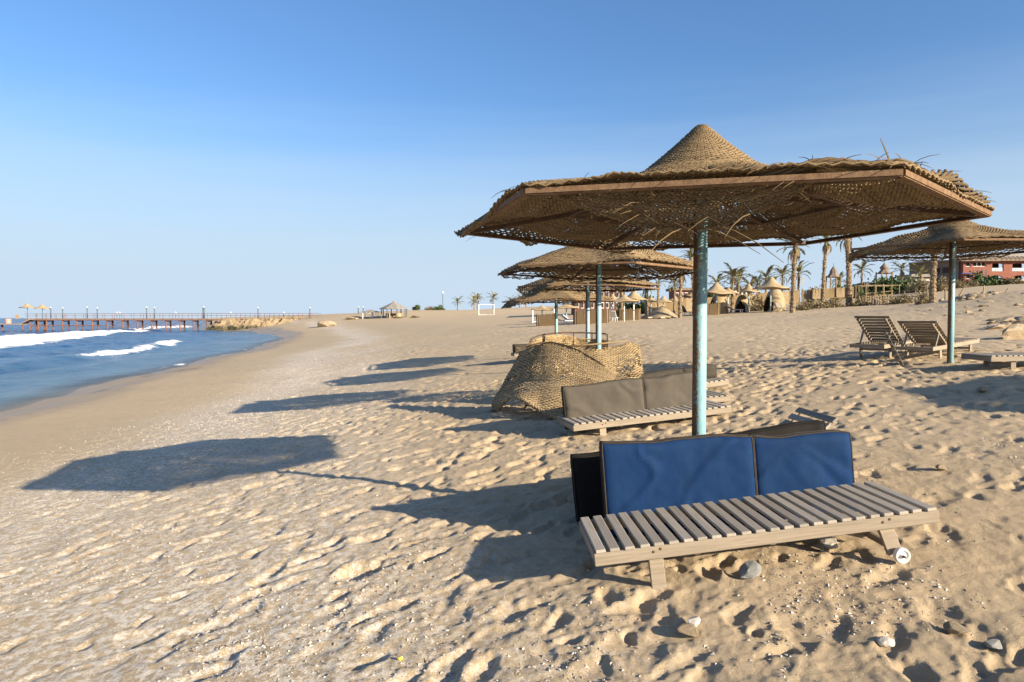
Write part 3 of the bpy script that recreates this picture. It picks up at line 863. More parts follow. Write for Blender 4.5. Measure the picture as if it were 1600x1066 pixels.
# ------------------------------------------------------------------ sun loungers
SLAT_N = 24
_slat_cache = {}
def slat_mesh(w, l, t, mat):
    k = (round(w, 3), round(l, 3), round(t, 3), mat)
    if k not in _slat_cache:
        # long axis on x so that the grain runs along the board
        _slat_cache[k] = MB().cbox((0, 0, 0), (l, w, t), .0035).mesh('slat', mat)
    return _slat_cache[k]
def frame_matrix(FL, FR, BL):
    FL, FR, BL = Vector(FL), Vector(FR), Vector(BL)
    ex = (FR - FL).normalized(); ey = BL - FL; ey = (ey - ex * ey.dot(ex)).normalized(); ez = ex.cross(ey)
    return FL, ex, ey, ez, (FR - FL).length, (BL - FL).dot(ey)
def lounger(label, FL, FR, BL, legs=(.33, 1.56), back=None, n=SLAT_N, wheel=True, wood='slat_wood', rail='weathered_wood', group='wooden slatted sun loungers', lean=.055, detail=True):
    """FL, FR, BL: corners of the seat top; back=(hinge, angle, at_left) for a raised backrest"""
    O, ex, ey, ez, L, W = frame_matrix(FL, FR, BL)
    hs = 0.26
    o = O - ez * hs
    M = Matrix(((ex.x, ey.x, ez.x, o.x), (ex.y, ey.y, ez.y, o.y), (ex.z, ey.z, ez.z, o.z), (0, 0, 0, 1)))
    root = thing('sun_lounger', label, 'sun lounger', group=group, mat=M)
    rr = random.Random(int(abs(FL[0] * 1000 + FL[1] * 77)))
    st, rh, rw = .018, .068, .034                                # slat thickness, rail height and width
    zr = hs - st - rh / 2
    for yy in (rw / 2 + .004, W - rw / 2 - .004):
        MB().cbox((L / 2, yy, zr), (L, rw, rh), .004).build('side_rail', rail, root)
    for xx in (rw / 2 + .002, L - rw / 2 - .002):
        m = MB().cbox((0, 0, 0), (W - 2 * rw - .012, rw - .006, rh - .008), .004).build('end_rail', rail, root, loc=(xx, W / 2, zr), rot=(0, 0, PI / 2))
    for xx in (L * .30, L * .52, L * .70):
        MB().cbox((0, 0, 0), (W - 2 * rw - .012, .035, .03), .003).build('cross_bar', rail, root, loc=(xx, W / 2, hs - st - rh - .002), rot=(0, 0, PI / 2))
    pitch = L / n; sw = pitch * .68
    me = slat_mesh(sw, W, st, wood)
    hinge, ang, left = back if back else (None, 0, False)
    bx0, bx1 = (0, hinge) if (back and left) else ((hinge, L) if back else (None, None))
    bm = None
    if back:
        # pivoting frame of the backrest
        hx = hinge
        sgn = -1 if left else 1
        bl = (hinge if left else L - hinge) - .02
        ca, sa = math.cos(ang), math.sin(ang)
        z0 = hs + .012
        bp = lambda d, y, dz=0: Vector((hx + sgn * (d * ca) - sgn * dz * sa, y, z0 + d * sa + dz * ca))
        bk = MB()
        for yy in (.07, W - .07):
            MB().beam(bp(0, yy, -.035), bp(bl, yy, -.035), .03, .045, up=(0, 1, 0) if False else (-sgn * sa, 0, ca)).build('backrest_rail', rail, root)
            MB().beam(bp(bl * .55, yy, -.06), Vector((hx + sgn * (bl * .55 * ca + .20), yy, hs - .09)), .028, .03, up=(0, 1, 0)).build('prop_strut', rail, root)
        MB().beam(bp(bl * .55, .06, -.065), bp(bl * .55, W - .06, -.065), .03, .025).build('prop_bar', rail, root)
    for i in range(n):
        xc = (i + .5) * pitch
        j = (rr.uniform(-.0025, .0025), rr.uniform(-.004, .004), rr.uniform(-.0022, .0022), rr.uniform(-.010, .010))
        if back and bx0 <= xc <= bx1:
            d = (hinge - xc) if left else (xc - hinge)
            p = bp(max(d, .02), W / 2 + j[1], -.004)
            sl = link('slat', me, root)
            R = Matrix.Rotation(-sgn * ang, 4, 'Y') @ Matrix.Rotation(PI / 2 + j[3], 4, 'Z')
            sl.matrix_local = Matrix.Translation(p) @ R
        else:
            link('slat', me, root, loc=(xc + j[0], W / 2 + j[1], hs - st / 2 + j[2] * .5), rot=(j[2] * 2, 0, PI / 2 + j[3]))
    # legs reach down to the sand under them
    Mi = M.inverted()
    def drop(lx, ly, z0):
        w = M @ Vector((lx, ly, z0)); zz = top1(w.x, w.y)
        return max(.05, (w.z - zz) / max(ez.z, .5))
    for li, lx in enumerate(legs):
        far = lx > L / 2
        for yy, inner in ((rw + .004 + .014, 1), (W - rw - .004 - .014, -1)) if True else ():
            yl = yy - inner * (rw + .018) if not far else yy - inner * (rw + .018)
            yl = -.012 if inner > 0 else W + .012
            yl = yy
            z0 = hs - st - .008
            dx = lean if (far and wheel) else 0.0
            dl = drop(lx + dx, yl, z0)
            foot = Vector((lx + dx, yl, z0 - dl + (.045 if (far and wheel) else -.05)))
            m = MB().beam((lx, yl, z0), foot, .026, .078, up=(0, 1, 0) if False else (1, 0, 0), ch=.003)
            lg = m.build('leg', rail, root)
            if far and wheel:
                w = MB().lathe([(.003, -.016), (.012, -.017), (.013, -.009), (.028, -.009), (.031, -.016), (.039, -.015), (.042, -.008), (.042, .008), (.039, .015), (.031, .016), (.028, .009), (.013, .009), (.012, .017), (.003, .016)], 26)
                wo = w.build('wheel', 'white_plastic', root, smooth=True, loc=foot + Vector((.012, -inner * .045, -.002)), rot=(PI / 2, 0, 0))
                MB().tube([foot + Vector((.012, -inner * .078, -.002)), foot + Vector((.012, inner * .02, -.002))], .007, 8).build('axle', 'dark_iron', root)
            if detail and inner > 0:
                for bx in (-.016, .022):
                    MB().lathe([(.0001, -.004), (.006, -.003), (.008, 0)], 10).build('bolt', 'dark_iron', root, loc=(lx + bx, .0035, zr + .012 + bx * .3), rot=(-PI / 2, 0, 0))
        if not far:
            MB().cbox((0, 0, 0), (W - 2 * rw - .07, .024, .04), .003).build('leg_tie', rail, root, loc=(lx, W / 2, hs - st - rh - .045), rot=(0, 0, PI / 2))
        else:
            z0 = hs - st - rh
            dl = drop(lx, W / 2, z0)
            MB().beam((lx - .26, W * .42, z0 - .004), (lx + lean * .7, W * .46, z0 - dl * .62), .03, .055, up=(1, 0, 0)).build('brace', rail, root)
            MB().cbox((0, 0, 0), (W - 2 * rw - .07, .024, .035), .003).build('leg_tie', rail, root, loc=(lx + lean * .5, W / 2, z0 - dl * .55), rot=(0, 0, PI / 2))
    return root

def mattress(label, p0, p1, height, thick, segs, cloth, trim='dark_trim', lean=0.08, name='mattress', crease=1.0, seed=1, h1=None, group='canvas lounger mattresses stood on edge'):
    """a folded mattress standing on its long edge between p0 and p1 (bottom edge), front face towards the camera"""
    p0, p1 = Vector(p0), Vector(p1)
    ex = (p1 - p0).normalized(); up = Vector((0, 0, 1))
    back = up.cross(ex).normalized()                               # away from the camera
    ez = (up - ex * up.dot(ex)).normalized(); ez = (ez + back * math.tan(lean)).normalized(); ey = ez.cross(ex)
    M = Matrix(((ex.x, ey.x, ez.x, p0.x), (ex.y, ey.y, ez.y, p0.y), (ex.z, ey.z, ez.z, p0.z), (0, 0, 0, 1)))
    root = thing('mattress', label, 'mattress', group=group, mat=M)
    L = (p1 - p0).length; x = 0.0
    h1 = h1 or height
    for si, fr in enumerate(segs):
        w = fr * L - .006
        nx, nz, ny = max(10, int(w / .022)), 24, 5
        V, F, FM = [], [], []
        idx = {}
        def hgt(xx): return height + (h1 - height) * (xx / L)
        def vert(i, j, k):
            key = (i, j, k)
            if key in idx: return idx[key]
            u, v, t = i / nx * 2 - 1, k / nz * 2 - 1, j / ny * 2 - 1
            e = lambda q, s: math.copysign(1 - (1 - abs(q)) ** 1.0, q) * s
            rad = .016
            px = x + (u + 1) / 2 * w; H = hgt(px)
            pz = (v + 1) / 2 * H
            cx = min(1, (1 - abs(u)) * w / 2 / .05); cz = min(1, (1 - abs(v)) * H / 2 / .05)
            puff = (math.sin(min(1, cx) * PI / 2) * math.sin(min(1, cz) * PI / 2))
            th = thick / 2 * (.78 + .30 * puff)
            py = t * th
            wr = 0
            if abs(t) > .99:
                a = float(fbm(np.array(px * 3.0 + pz * 2.2 + seed), np.array(pz * 2.0 - px * .8), seed, 3))
                b = abs(float(vnoise(np.array((px * 2.6 - pz * 3.2) + seed * 3), np.array(pz * 1.2 + px), seed + 3)))
                wr = crease * (.016 * a + .020 * max(0, .10 - b) / .10 * (.35 + .65 * (v + 1) / 2)) * puff
                py += math.copysign(wr, t) if t < 0 else wr
            sagtop = -.007 * math.sin((u + 1) * PI * 1.0) * ((v + 1) / 2) ** 3 * crease
            pz += sagtop + .002 * math.sin(px * 23 + seed) * ((v + 1) / 2) ** 4
            px -= .004 * math.copysign(1, u) * (1 - cz) if abs(u) > .99 else 0
            idx[key] = len(V); V.append((px, py, pz)); return idx[key]
        def quad(a, b, c, d, m): F.append((a, b, c, d)); FM.append(m)
        for i in range(nx):
            for k in range(nz):
                quad(vert(i, 0, k), vert(i + 1, 0, k), vert(i + 1, 0, k + 1), vert(i, 0, k + 1), 0)
                quad(vert(i, ny, k), vert(i, ny, k + 1), vert(i + 1, ny, k + 1), vert(i + 1, ny, k), 0)
            for j in range(ny):
                quad(vert(i, j, nz), vert(i + 1, j, nz), vert(i + 1, j + 1, nz), vert(i, j + 1, nz), 1)
                quad(vert(i, j, 0), vert(i, j + 1, 0), vert(i + 1, j + 1, 0), vert(i + 1, j, 0), 1)
        for k in range(nz):
            for j in range(ny):
                quad(vert(0, j, k), vert(0, j, k + 1), vert(0, j + 1, k + 1), vert(0, j + 1, k), 1)
                quad(vert(nx, j, k), vert(nx, j + 1, k), vert(nx, j + 1, k + 1), vert(nx, j, k + 1), 1)
        me = mesh_np('cushion', np.array(V), np.array(F), [cloth, trim], True, FM)
        cu = link('cushion', me, root)
        # piping along the seams of the front and the back face
        for j in (0, ny):
            pts = [V[idx[(i, j, nz)]] for i in range(nx + 1)]
            pts = [V[idx[(0, j, k)]] for k in range(0, nz)] + pts + [V[idx[(nx, j, k)]] for k in range(nz - 1, -1, -1)]
            MB().tube(pts, .0062, 6).build('piping', trim, cu, smooth=True)
        x += fr * L
    m = MB()
    x = 0
    for fr in segs[:-1]:
        x += fr * L
        H = height + (h1 - height) * (x / L)
        m.cbox((x - .003, 0, H * .49), (.010, thick * .62, H * .95), .003)
    m.build('fold_seam', trim, root)
    return root

# pair under the nearest umbrella
A_FL, A_FR, A_BL = (.425, 3.57, .283), (2.262, 3.63, .500), (.470, 4.20, .283)
lounger('wooden slatted lounger in front of the blue mattress, nearest the camera', A_FL, A_FR, A_BL)
lounger('slatted lounger behind the black mattress with its slatted head end raised', (.80, 5.10, .30), (2.62, 5.20, .36), (.83, 5.72, .30), back=(1.22, .70, False), wheel=False)
mattress('faded blue canvas mattress stood on edge behind the nearest lounger', (.612, 4.395, .09), (2.268, 4.54, .20), .615, .085, (.60, .40), 'blue_canvas', lean=.05, seed=3, h1=.545, crease=1.7)
mattress('black canvas mattress stood on edge behind the blue one', (.462, 4.80, .06), (2.30, 4.955, .23), .475, .10, (.56, .44), 'black_canvas', trim='black_canvas', lean=.07, seed=8, h1=.53)

# pair under the second umbrella
lounger('slatted lounger carrying the grey brown mattress, beside the collapsed mat', (.676, 7.60, .33), (2.58, 8.08, .475), (.62, 8.20, .345), legs=(.36, 1.60), wheel=False)
lounger('empty slatted lounger close behind the one with the grey brown mattress', (.95, 8.58, .40), (2.85, 8.98, .50), (.86, 9.16, .41), legs=(.36, 1.60), detail=False, wheel=False)
lounger('slatted lounger with the low dark umber mattress, right of the collapsed mat', (1.72, 9.95, .42), (3.28, 10.42, .58), (1.60, 10.50, .43), n=19, legs=(.3, 1.25), detail=False, wheel=False)
mattress('grey brown canvas mattress stood on edge on a slatted lounger', (.63, 8.03, .20), (2.30, 8.40, .34), .50, .09, (.58, .42), 'grey_canvas', trim='umber_canvas', lean=.06, seed=14, h1=.50, crease=1.5)
mattress('low dark umber mattress lying on the lounger behind the grey brown one', (1.72, 10.34, .44), (3.16, 10.75, .58), .20, .16, (.62, .38), 'umber_canvas', lean=.02, seed=21)
lounger('lounger half hidden beyond the collapsed mat, at its left edge', (.06, 19.3, .50), (1.95, 19.6, .56), (.02, 19.9, .50), detail=False, wheel=False)
mattress('small end of an umber mattress showing left of the collapsed mat', (.04, 19.6, .50), (1.8, 19.9, .56), .25, .25, (.6, .4), 'umber_canvas', lean=.02, seed=23)

# loungers under the umbrella on the right
def axis_lounger(label, near, length, width, z0, z1, **k):
    ax = Vector((.796, .605, 0)); wd = Vector((-.605, .796, 0))
    n = Vector((*near, z0)); f = n + ax * length; f.z = z1
    return lounger(label, n, f, n + wd * width, **k)
axis_lounger('lounger with raised slatted back just behind the right umbrella pole', (7.03, 11.52), 2.0, .64, 1.03, 1.13, legs=(.40, 1.70), back=(.72, .60, True), wheel=False, detail=False, wood='weathered_wood')
axis_lounger('lounger with raised slatted back farthest left under the right umbrella', (6.50, 12.05), 1.95, .62, 1.05, 1.13, legs=(.32, 1.62), back=(.72, .72, True), wheel=False, detail=False, wood='weathered_wood')
lounger('flat slatted lounger cut off by the right edge of the picture', (6.68, 9.62, .975), (8.60, 9.74, 1.0), (6.96, 10.24, .985), legs=(.36, 1.60), wheel=False, detail=False)
def leaning_panel():
    b = Vector((6.42, 11.35, g1(6.42, 11.35)))
    root = thing('slatted_panel', 'dark broken slatted panel leaning against the raised loungers', 'panel', b, math.radians(62))
    for s in (-.22, .22):
        MB().beam((s, 0, -.03), (s * .9, .26, .52), .03, .045).build('panel_rail', 'dark_wood', root)
    for k in range(6):
        t = .12 + k * .155
        MB().cbox((0, 0, 0), (.50, .05, .016), .003).build('slat', 'dark_wood', root, loc=(0, .26 * t - .02, -.03 + .55 * t), rot=(1.13, 0, 0))
leaning_panel()

# ------------------------------------------------------------------ collapsed mat shelter round the second pole
def patch(ctrl, nv, nu):
    """smooth surface through a small net of points (rows x columns)"""
    C = np.array(ctrl, dtype=float)
    def cr(A, n):
        m = A.shape[0]; t = np.linspace(0, m - 1, n); i = np.clip(np.floor(t).astype(int), 0, m - 2); f = (t - i)[:, None, None]
        g = lambda k: A[np.clip(k, 0, m - 1)]
        p0, p1, p2, p3 = g(i - 1), g(i), g(i + 1), g(i + 2)
        return .5 * (2 * p1 + (p2 - p0) * f + (2 * p0 - 5 * p1 + 4 * p2 - p3) * f ** 2 + (-p0 + 3 * p1 - 3 * p2 + p3) * f ** 3)
    A = cr(C, nv)
    return np.swapaxes(cr(np.swapaxes(A, 0, 1), nu), 0, 1)
def pxp(px, py, d): return ((px - 800) / FPX * d, d, EYE - (py - 497) / FPX * d)
def collapsed_mat():
    o = Vector((.6, 10.0, g1(.6, 10.0)))
    root = thing('collapsed_shelter', 'collapsed woven reed mat shelter slumped behind the grey brown mattress', 'mat shelter', o)
    def sub(P): return P - np.array(o)[None, None]
    # front sheet: rows run from the ridge down to the sand, columns from the left tip to the right end
    front = [
        [pxp(815, 548, 11.0), pxp(840, 540, 10.45), pxp(866, 536, 10.3), pxp(903, 549, 10.0), pxp(940, 570, 9.7), pxp(968, 582, 9.6)],
        [pxp(800, 575, 10.9), pxp(828, 565, 10.2), pxp(862, 562, 9.85), pxp(900, 574, 9.65), pxp(936, 586, 9.5), pxp(963, 592, 9.45)],
        [pxp(783, 606, 10.8), pxp(812, 597, 9.95), pxp(856, 596, 9.5), pxp(898, 602, 9.35), pxp(932, 606, 9.25), pxp(958, 606, 9.25)],
        [pxp(769, 632, 10.65), pxp(804, 619, 9.5), pxp(846, 632, 9.25), pxp(890, 640, 9.1), pxp(925, 640, 9.1), pxp(955, 632, 9.1)],
        [pxp(775, 650, 10.6), pxp(800, 622, 9.55), pxp(850, 646, 9.2), pxp(890, 662, 9.0), pxp(925, 658, 9.0), pxp(955, 650, 9.0)],
    ]
    back = [
        [pxp(902, 549, 10.5), pxp(930, 547, 10.45), pxp(965, 541, 10.5), pxp(985, 536, 10.55), pxp(999, 541, 10.7)],
        [pxp(905, 566, 10.35), pxp(932, 566, 10.3), pxp(965, 562, 10.35), pxp(988, 559, 10.4), pxp(1002, 563, 10.55)],
        [pxp(906, 585, 10.2), pxp(934, 586, 10.15), pxp(966, 584, 10.2), pxp(990, 582, 10.25), pxp(1005, 586, 10.4)],
        [pxp(908, 622, 10.05), pxp(936, 624, 10.0), pxp(968, 622, 10.0), pxp(992, 620, 10.05), pxp(1008, 616, 10.2)],
    ]
    rear = [
        [pxp(828, 536, 11.2), pxp(848, 527, 11.6), pxp(875, 524, 11.9), pxp(910, 529, 12.0), pxp(950, 532, 11.8)],
        [pxp(828, 552, 11.2), pxp(848, 545, 11.6), pxp(875, 541, 11.9), pxp(910, 543, 12.0), pxp(950, 545, 11.8)],
        [pxp(828, 590, 11.2), pxp(848, 585, 11.6), pxp(875, 585, 11.9), pxp(910, 585, 12.0), pxp(950, 585, 11.8)],
    ]
    for nm, net, nv, nu, seed, hw, mat in (('front_mat', front, 64, 54, 1, .0122, 'reed'), ('side_mat', back, 40, 32, 2, .0118, 'reed'), ('rear_mat', rear, 34, 40, 3, .0100, 'reed')):
        P = sub(patch(net, nv, nu))
        P[..., 2] += .014 * fbm(P[..., 0] * 5, P[..., 1] * 5 + P[..., 2] * 4, seed + 30, 3)
        P[..., 1] += .03 * fbm(P[..., 0] * 2.5, P[..., 2] * 3.0, seed + 33, 3)
        def tear(i, j, r, nv=nv): 
            lo = fbm(i * .11, j * .09, seed + 5, 3)
            return ((lo > .30) & (r.random(i.shape) < .5)) | (((i < 3) | (i > nv - 4)) & (r.random(i.shape) < .2))
        w, st = weave(P, False, hw, .007, .010, seed + 60, .28, .004, tear, 1, .006)
        link(nm, woven(nm, [w], mat), root)
        link('stakes', woven('stakes', [st], 'straw_old'), root)
        rr = random.Random(seed); m = MB()
        for q in range(120):
            i = rr.choice((0, nv - 1)) if rr.random() < .6 else rr.randrange(nv); j = rr.choice((0, nu - 1)) if rr.random() < .3 else rr.randrange(nu)
            bent_strand(m, P[i, j] + np.array((0, -.01, 0)), (rr.uniform(-1, 1), rr.uniform(-.6, .2), rr.uniform(-.8, .5)), rr.uniform(.05, .2), .0035, .3, rr)
        s = m.build('loose_straw', mat, root); s['kind'] = 'stuff'
    loc = lambda px, py, d: Vector(pxp(px, py, d)) - o
    m = MB().tube([loc(822, 543, 10.3), loc(838, 537, 10.33), loc(862, 534.5, 10.3), loc(885, 540, 10.1), loc(905, 548, 9.97), loc(928, 561, 9.78), loc(946, 573, 9.65)], .011, 8)
    m.build('bent_hoop', 'dark_iron', root, smooth=True)
    m = MB().tube([loc(884, 542, 10.3), loc(930, 538, 10.35), loc(982, 533, 10.45)], [.013, .014, .011], 8)
    m.build('bamboo_stick', 'reed', root, smooth=True)
    m = MB().tube([loc(819, 640, 9.5), loc(826, 628, 9.62), loc(834, 612, 9.8)], .016, 8)
    m.build('bamboo_stick', 'reed', root, smooth=True)
    rail = [(828, 534, 11.2), (832, 529, 11.3), (842, 524.5, 11.5), (858, 521.5, 11.75), (880, 520, 11.95), (912, 520, 12.0), (945, 521.5, 11.8), (949, 523, 11.75), (949.5, 543, 11.7)]
    MB().tube([loc(*p) for p in rail], .013, 8).build('rail_hoop', 'dark_iron', root, smooth=True)
    for px, y0, y1, d in ((848, 523, 534, 11.6), (896, 520, 541, 11.98), (925, 521, 541, 11.95)):
        MB().tube([loc(px, y0, d), loc(px, y1, d)], .009, 6).build('rail_post', 'dark_iron', root, smooth=True)
collapsed_mat()

# ------------------------------------------------------------------ stones and shells on the sand
def rock_mesh(seed, name='rock', mat='limestone', sub=2, flat=.6):
    bm = bmesh.new(); bmesh.ops.create_icosphere(bm, subdivisions=sub, radius=1.0)
    r = random.Random(seed)
    cuts = [(Vector((r.uniform(-1, 1), r.uniform(-1, 1), r.uniform(-1, 1))).normalized(), r.uniform(.45, .85)) for _ in range(9)]
    for v in bm.verts:
        p = v.co.copy()
        for n, d in cuts:
            e = p.dot(n) - d
            if e > 0: p -= n * e * .92
        p *= 1 + .10 * (r.random() - .5)
        v.co = (p.x, p.y * .8, p.z * flat)
    me = bpy.data.meshes.new(name); bm.to_mesh(me); bm.free()
    me.materials.append(MATS[mat]); return me
ROCKS = [rock_mesh(s, flat=f) for s, f in ((1, .55), (2, .75), (3, .4), (4, .6), (5, .5))]
def put_stone(name, label, px, py, d, size, mesh, cat='stone', rz=0.0, tilt=(0, 0), group=None, sink=.35):
    x = (px - 800) / FPX * d
    o = link(name, mesh); z = top1(x, d)
    o.location = (x, d, z + size * .55 * (1 - sink)); o.scale = (size, size, size); o.rotation_euler = (tilt[0], tilt[1], rz)
    tag(o, label, cat, group); return o
LIME = [rock_mesh(20 + s, 'stone', 'limestone', 3, .45) for s in range(4)]
PALE = [rock_mesh(40 + s, 'stone', 'shell', 3, .5) for s in range(3)]
GREY = [rock_mesh(60 + s, 'stone', 'grey_stone', 3, .35) for s in range(3)]
put_stone('stone', 'pale rounded coral stone beside the wheel of the nearest lounger', 1300, 884, 3.95, .085, PALE[0], rz=.4)
put_stone('stone', 'brownish stone touching the pale coral stone under the lounger', 1281, 892, 3.90, .055, LIME[0], rz=1.0)
put_stone('stone', 'flat grey stone propped up in front of the nearest lounger', 1175, 897, 3.62, .070, GREY[0], rz=.5, tilt=(.25, -.45), sink=.1)
put_stone('stone', 'flat tan slab lying in the shade under the nearest lounger', 1296, 868, 4.20, .15, LIME[1], rz=.2, sink=.5)
put_stone('stone', 'broad tan stone right of the lounger wheel', 1436, 858, 4.35, .13, LIME[2], rz=2.2, sink=.45)
put_stone('stone', 'smooth grey stone at the lower right corner', 1563, 1044, 2.86, .055, GREY[1], rz=.8)
put_stone('stone', 'whitish coral lump on the sand below the lounger wheel', 1394, 1029, 2.95, .045, PALE[1], rz=.3)
put_stone('stone', 'tan stone with a rough top at the lower middle of the sand', 1081, 978, 3.15, .07, LIME[3], rz=.6)
put_stone('stone', 'pale lump resting on top of the rough tan stone', 1088, 967, 3.2, .045, PALE[2], rz=1.4, sink=-.4)
put_stone('stone', 'knobbly tan stone near the lower right corner of the sand', 1506, 1019, 2.98, .055, LIME[0], rz=2.4)
put_stone('stone', 'small tan stone half buried right of the blue mattress', 1473, 776, 5.2, .06, LIME[3], rz=1.1)
put_stone('stone', 'tan stone lit on the sand at the far right below the flat lounger', 1537, 617, 8.1, .085, LIME[1], rz=.4)
y_ = put_stone('bottle_cap', 'tiny yellow plastic cap lying on the sand in the foreground', 623, 973, 3.22, .016, rock_mesh(90, 'bottle_cap', 'yellow_plastic', 2, .6), 'cap', sink=0)

def litter():
    """broken shell and pebbles, far too many to count"""
    r = np.random.default_rng(5)
    def batch(name, label, mat, n, pick):
        x, y, s = pick(n)
        z = top(x, y)
        B = np.array([[1, 0, 0], [-.5, .86, 0], [-.5, -.86, 0], [0, 0, 1], [0, 0, -1]], float)
        T = np.array([[0, 1, 3], [1, 2, 3], [2, 0, 3], [1, 0, 4], [2, 1, 4], [0, 2, 4]])
        m = len(x)
        V = B[None] * (1 + .5 * (r.random((m, 5, 1)) - .5)) * s[:, None, None]
        V[..., 2] *= r.uniform(.35, .7, (m, 1))
        V[..., 0] *= r.uniform(.7, 1.5, (m, 1))
        a = r.uniform(0, 2 * PI, m); b = r.uniform(-.5, .5, m)
        X = V[..., 0] * np.cos(a)[:, None] - V[..., 1] * np.sin(a)[:, None]
        Y = V[..., 0] * np.sin(a)[:, None] + V[..., 1] * np.cos(a)[:, None]
        Z = V[..., 2] + X * np.tan(b)[:, None] * .6
        W = np.stack([X + x[:, None], Y + y[:, None], Z + (z + s * .02)[:, None]], -1).reshape(-1, 3)
        F = (T[None] + 5 * np.arange(m)[:, None, None]).reshape(-1, 3)
        o = link(name, mesh_np(name, W, F, mat, False))
        tag(o, label, 'shells' if mat == 'shell' else 'pebbles', kind='stuff')
    def near(n):
        d = 2.3 * (11.0 / 2.3) ** r.random(n * 6); px = r.uniform(-80, 1680, n * 6)
        x = (px - 800) / FPX * d
        cl = fbm(x * 1.3, d * 1.3, 80, 3)
        k = r.random(n * 6) < np.clip(.09 + 2.4 * cl, .035, 1)
        x, d = x[k][:n], d[k][:n]
        return x, d, .0028 + .0105 * r.random(len(x)) ** 3
    def band(n):
        d = 5.0 * (40 / 5.0) ** r.random(n * 3); s_ = np.where(r.random(n * 3) < .72, r.normal(8.3, 1.4, n * 3), r.uniform(6, 15, n * 3))
        x = shore_x(d) + s_
        k = np.abs(x / d) < .95
        x, d = x[k][:n], d[k][:n]
        return x, d, (.003 + .0085 * r.random(len(x)) ** 2.5) * np.clip(d / 9, .7, 1.5)
    batch('shell_litter', 'white broken shells scattered over the near sand', 'shell', 9000, near)
    batch('pebble_litter', 'small brown pebbles scattered over the near sand', 'pebble', 7000, near)
    batch('shell_band', 'band of white shell fragments along the old tide line', 'shell', 17000, band)
    batch('pebble_band', 'dark pebbles mixed into the shell band on the left', 'pebble', 3500, band)
litter()

# rubble on the bank at the right
def rubble():
    r = random.Random(3)
    def lay(n, px0, px1, d0, d1, s0, s1, label, group, slab=False):
        made = []
        for i in range(n):
            d = r.uniform(d0, d1); px = r.uniform(px0, px1)
            p = at(px, d); sz = r.uniform(s0, s1) * (1 if r.random() < .75 else 1.5)
            o = link('rock', r.choice(ROCKS)); o.location = (p.x, p.y, p.z + sz * .18)
            o.scale = (sz * r.uniform(1, 1.5), sz, sz * (r.uniform(.35, .6) if slab else r.uniform(.6, 1.0))); o.rotation_euler = (r.uniform(-.35, .35), r.uniform(-.35, .35), r.uniform(0, 6.3))
            tag(o, label, 'rock', group); made.append((px, d, sz, p.z, o))
        base = label.split(' ', 1)[1] if ' ' in label else label
        used = set()
        for word, key in (('largest', lambda m: -m[2]), ('leftmost', lambda m: m[0]), ('nearest', lambda m: m[1]), ('farthest', lambda m: -m[1]), ('rightmost', lambda m: -m[0]), ('smallest', lambda m: m[2])):
            for m in sorted(made, key=key):
                if id(m[4]) not in used:
                    used.add(id(m[4])); m[4]['label'] = (word + ' ' + base); break
    lay(64, 1490, 1560, 33, 39, .10, .30, 'broken limestone rock in the heap on the bank behind the right pole', 'limestone heap on the bank')
    lay(52, 1548, 1640, 19, 24, .10, .30, 'limestone slab of the pile cut by the right edge of the picture', 'limestone pile at the right edge', True)
    lay(24, 1460, 1545, 40, 48, .12, .30, 'small limestone rock strewn at the foot of the stout palm', 'limestone scatter by the palm')
    lay(16, 1440, 1600, 26, 34, .06, .18, 'loose limestone rock lying alone on the slope between the heaps', 'loose limestone on the slope')
rubble()
b = link('rock', ROCKS[1]); p = at(1590, 15.2); b.location = (p.x, p.y, p.z + .10); b.scale = (.55, .30, .30); b.rotation_euler = (.1, -.1, .5)
tag(b, 'long boulder by itself on the sand below the limestone pile', 'rock')
b = link('rock', rock_mesh(77, 'rock', 'limestone', 3, .8)); p = at(509, 118); b.location = (p.x, p.y, p.z + .4); b.scale = (1.9, 1.2, .9)
tag(b, 'tan boulder at the inner end of the headland', 'rock')
b = link('rock', rock_mesh(78, 'rock', 'limestone', 3, .6)); p = at(552, 128); b.location = (p.x, p.y, p.z + .2); b.scale = (1.6, 1.0, .8)
tag(b, 'low tan boulder below the small open canopy', 'rock')

# ------------------------------------------------------------------ palms
def frond_mesh(seed, L=2.6, arch=.9, mat='palm_frond', wid=.46):
    r = random.Random(seed); V, F = [], []
    n = 15; pts = []
    for i in range(n + 1):
        t = i / n
        pts.append(Vector((L * (t - .18 * t * t), 0, L * (.52 * t - arch * .62 * t * t))))
    m = MB(); m.tube(pts[::3], [.035, .028, .02, .014, .008, .004][:len(pts[::3])], 4, False)
    V, F = m.V, m.F
    for i in range(2, n + 1):
        for h in (0, .5):
            if i == n and h: continue
            p = pts[i] if not h else (pts[i] + pts[min(i + 1, n)]) / 2
            d = (pts[min(i + 1, n)] - pts[i - 1]).normalized()
            t = i / n; ll = wid * math.sin(PI * min(1, .15 + t * .80)) ** .7 * r.uniform(.75, 1.1)
            for s in (-1, 1):
                tip = p + d * ll * .65 + Vector((0, s * ll * .75, r.uniform(-.28, .22) * ll))
                o = len(V); w = d * .034
                V += [tuple(p - w), tuple(p + w), tuple((p + tip) / 2 + w * 1.3 + Vector((0, 0, .03))), tuple(tip), tuple((p + tip) / 2 - w * 1.1 + Vector((0, 0, .03)))]
                F += [(o, o + 1, o + 2, o + 4), (o + 4, o + 2, o + 3)]
    me = bpy.data.meshes.new('frond'); me.from_pydata(V, [], F); me.materials.append(MATS[mat]); return me
FRONDS = [frond_mesh(1), frond_mesh(2, 2.4, 1.15), frond_mesh(3, 2.7, .7)]
DRY = [frond_mesh(4, 1.7, 1.5, 'dry_frond', .30), frond_mesh(5, 1.4, 1.2, 'dry_frond', .26)]
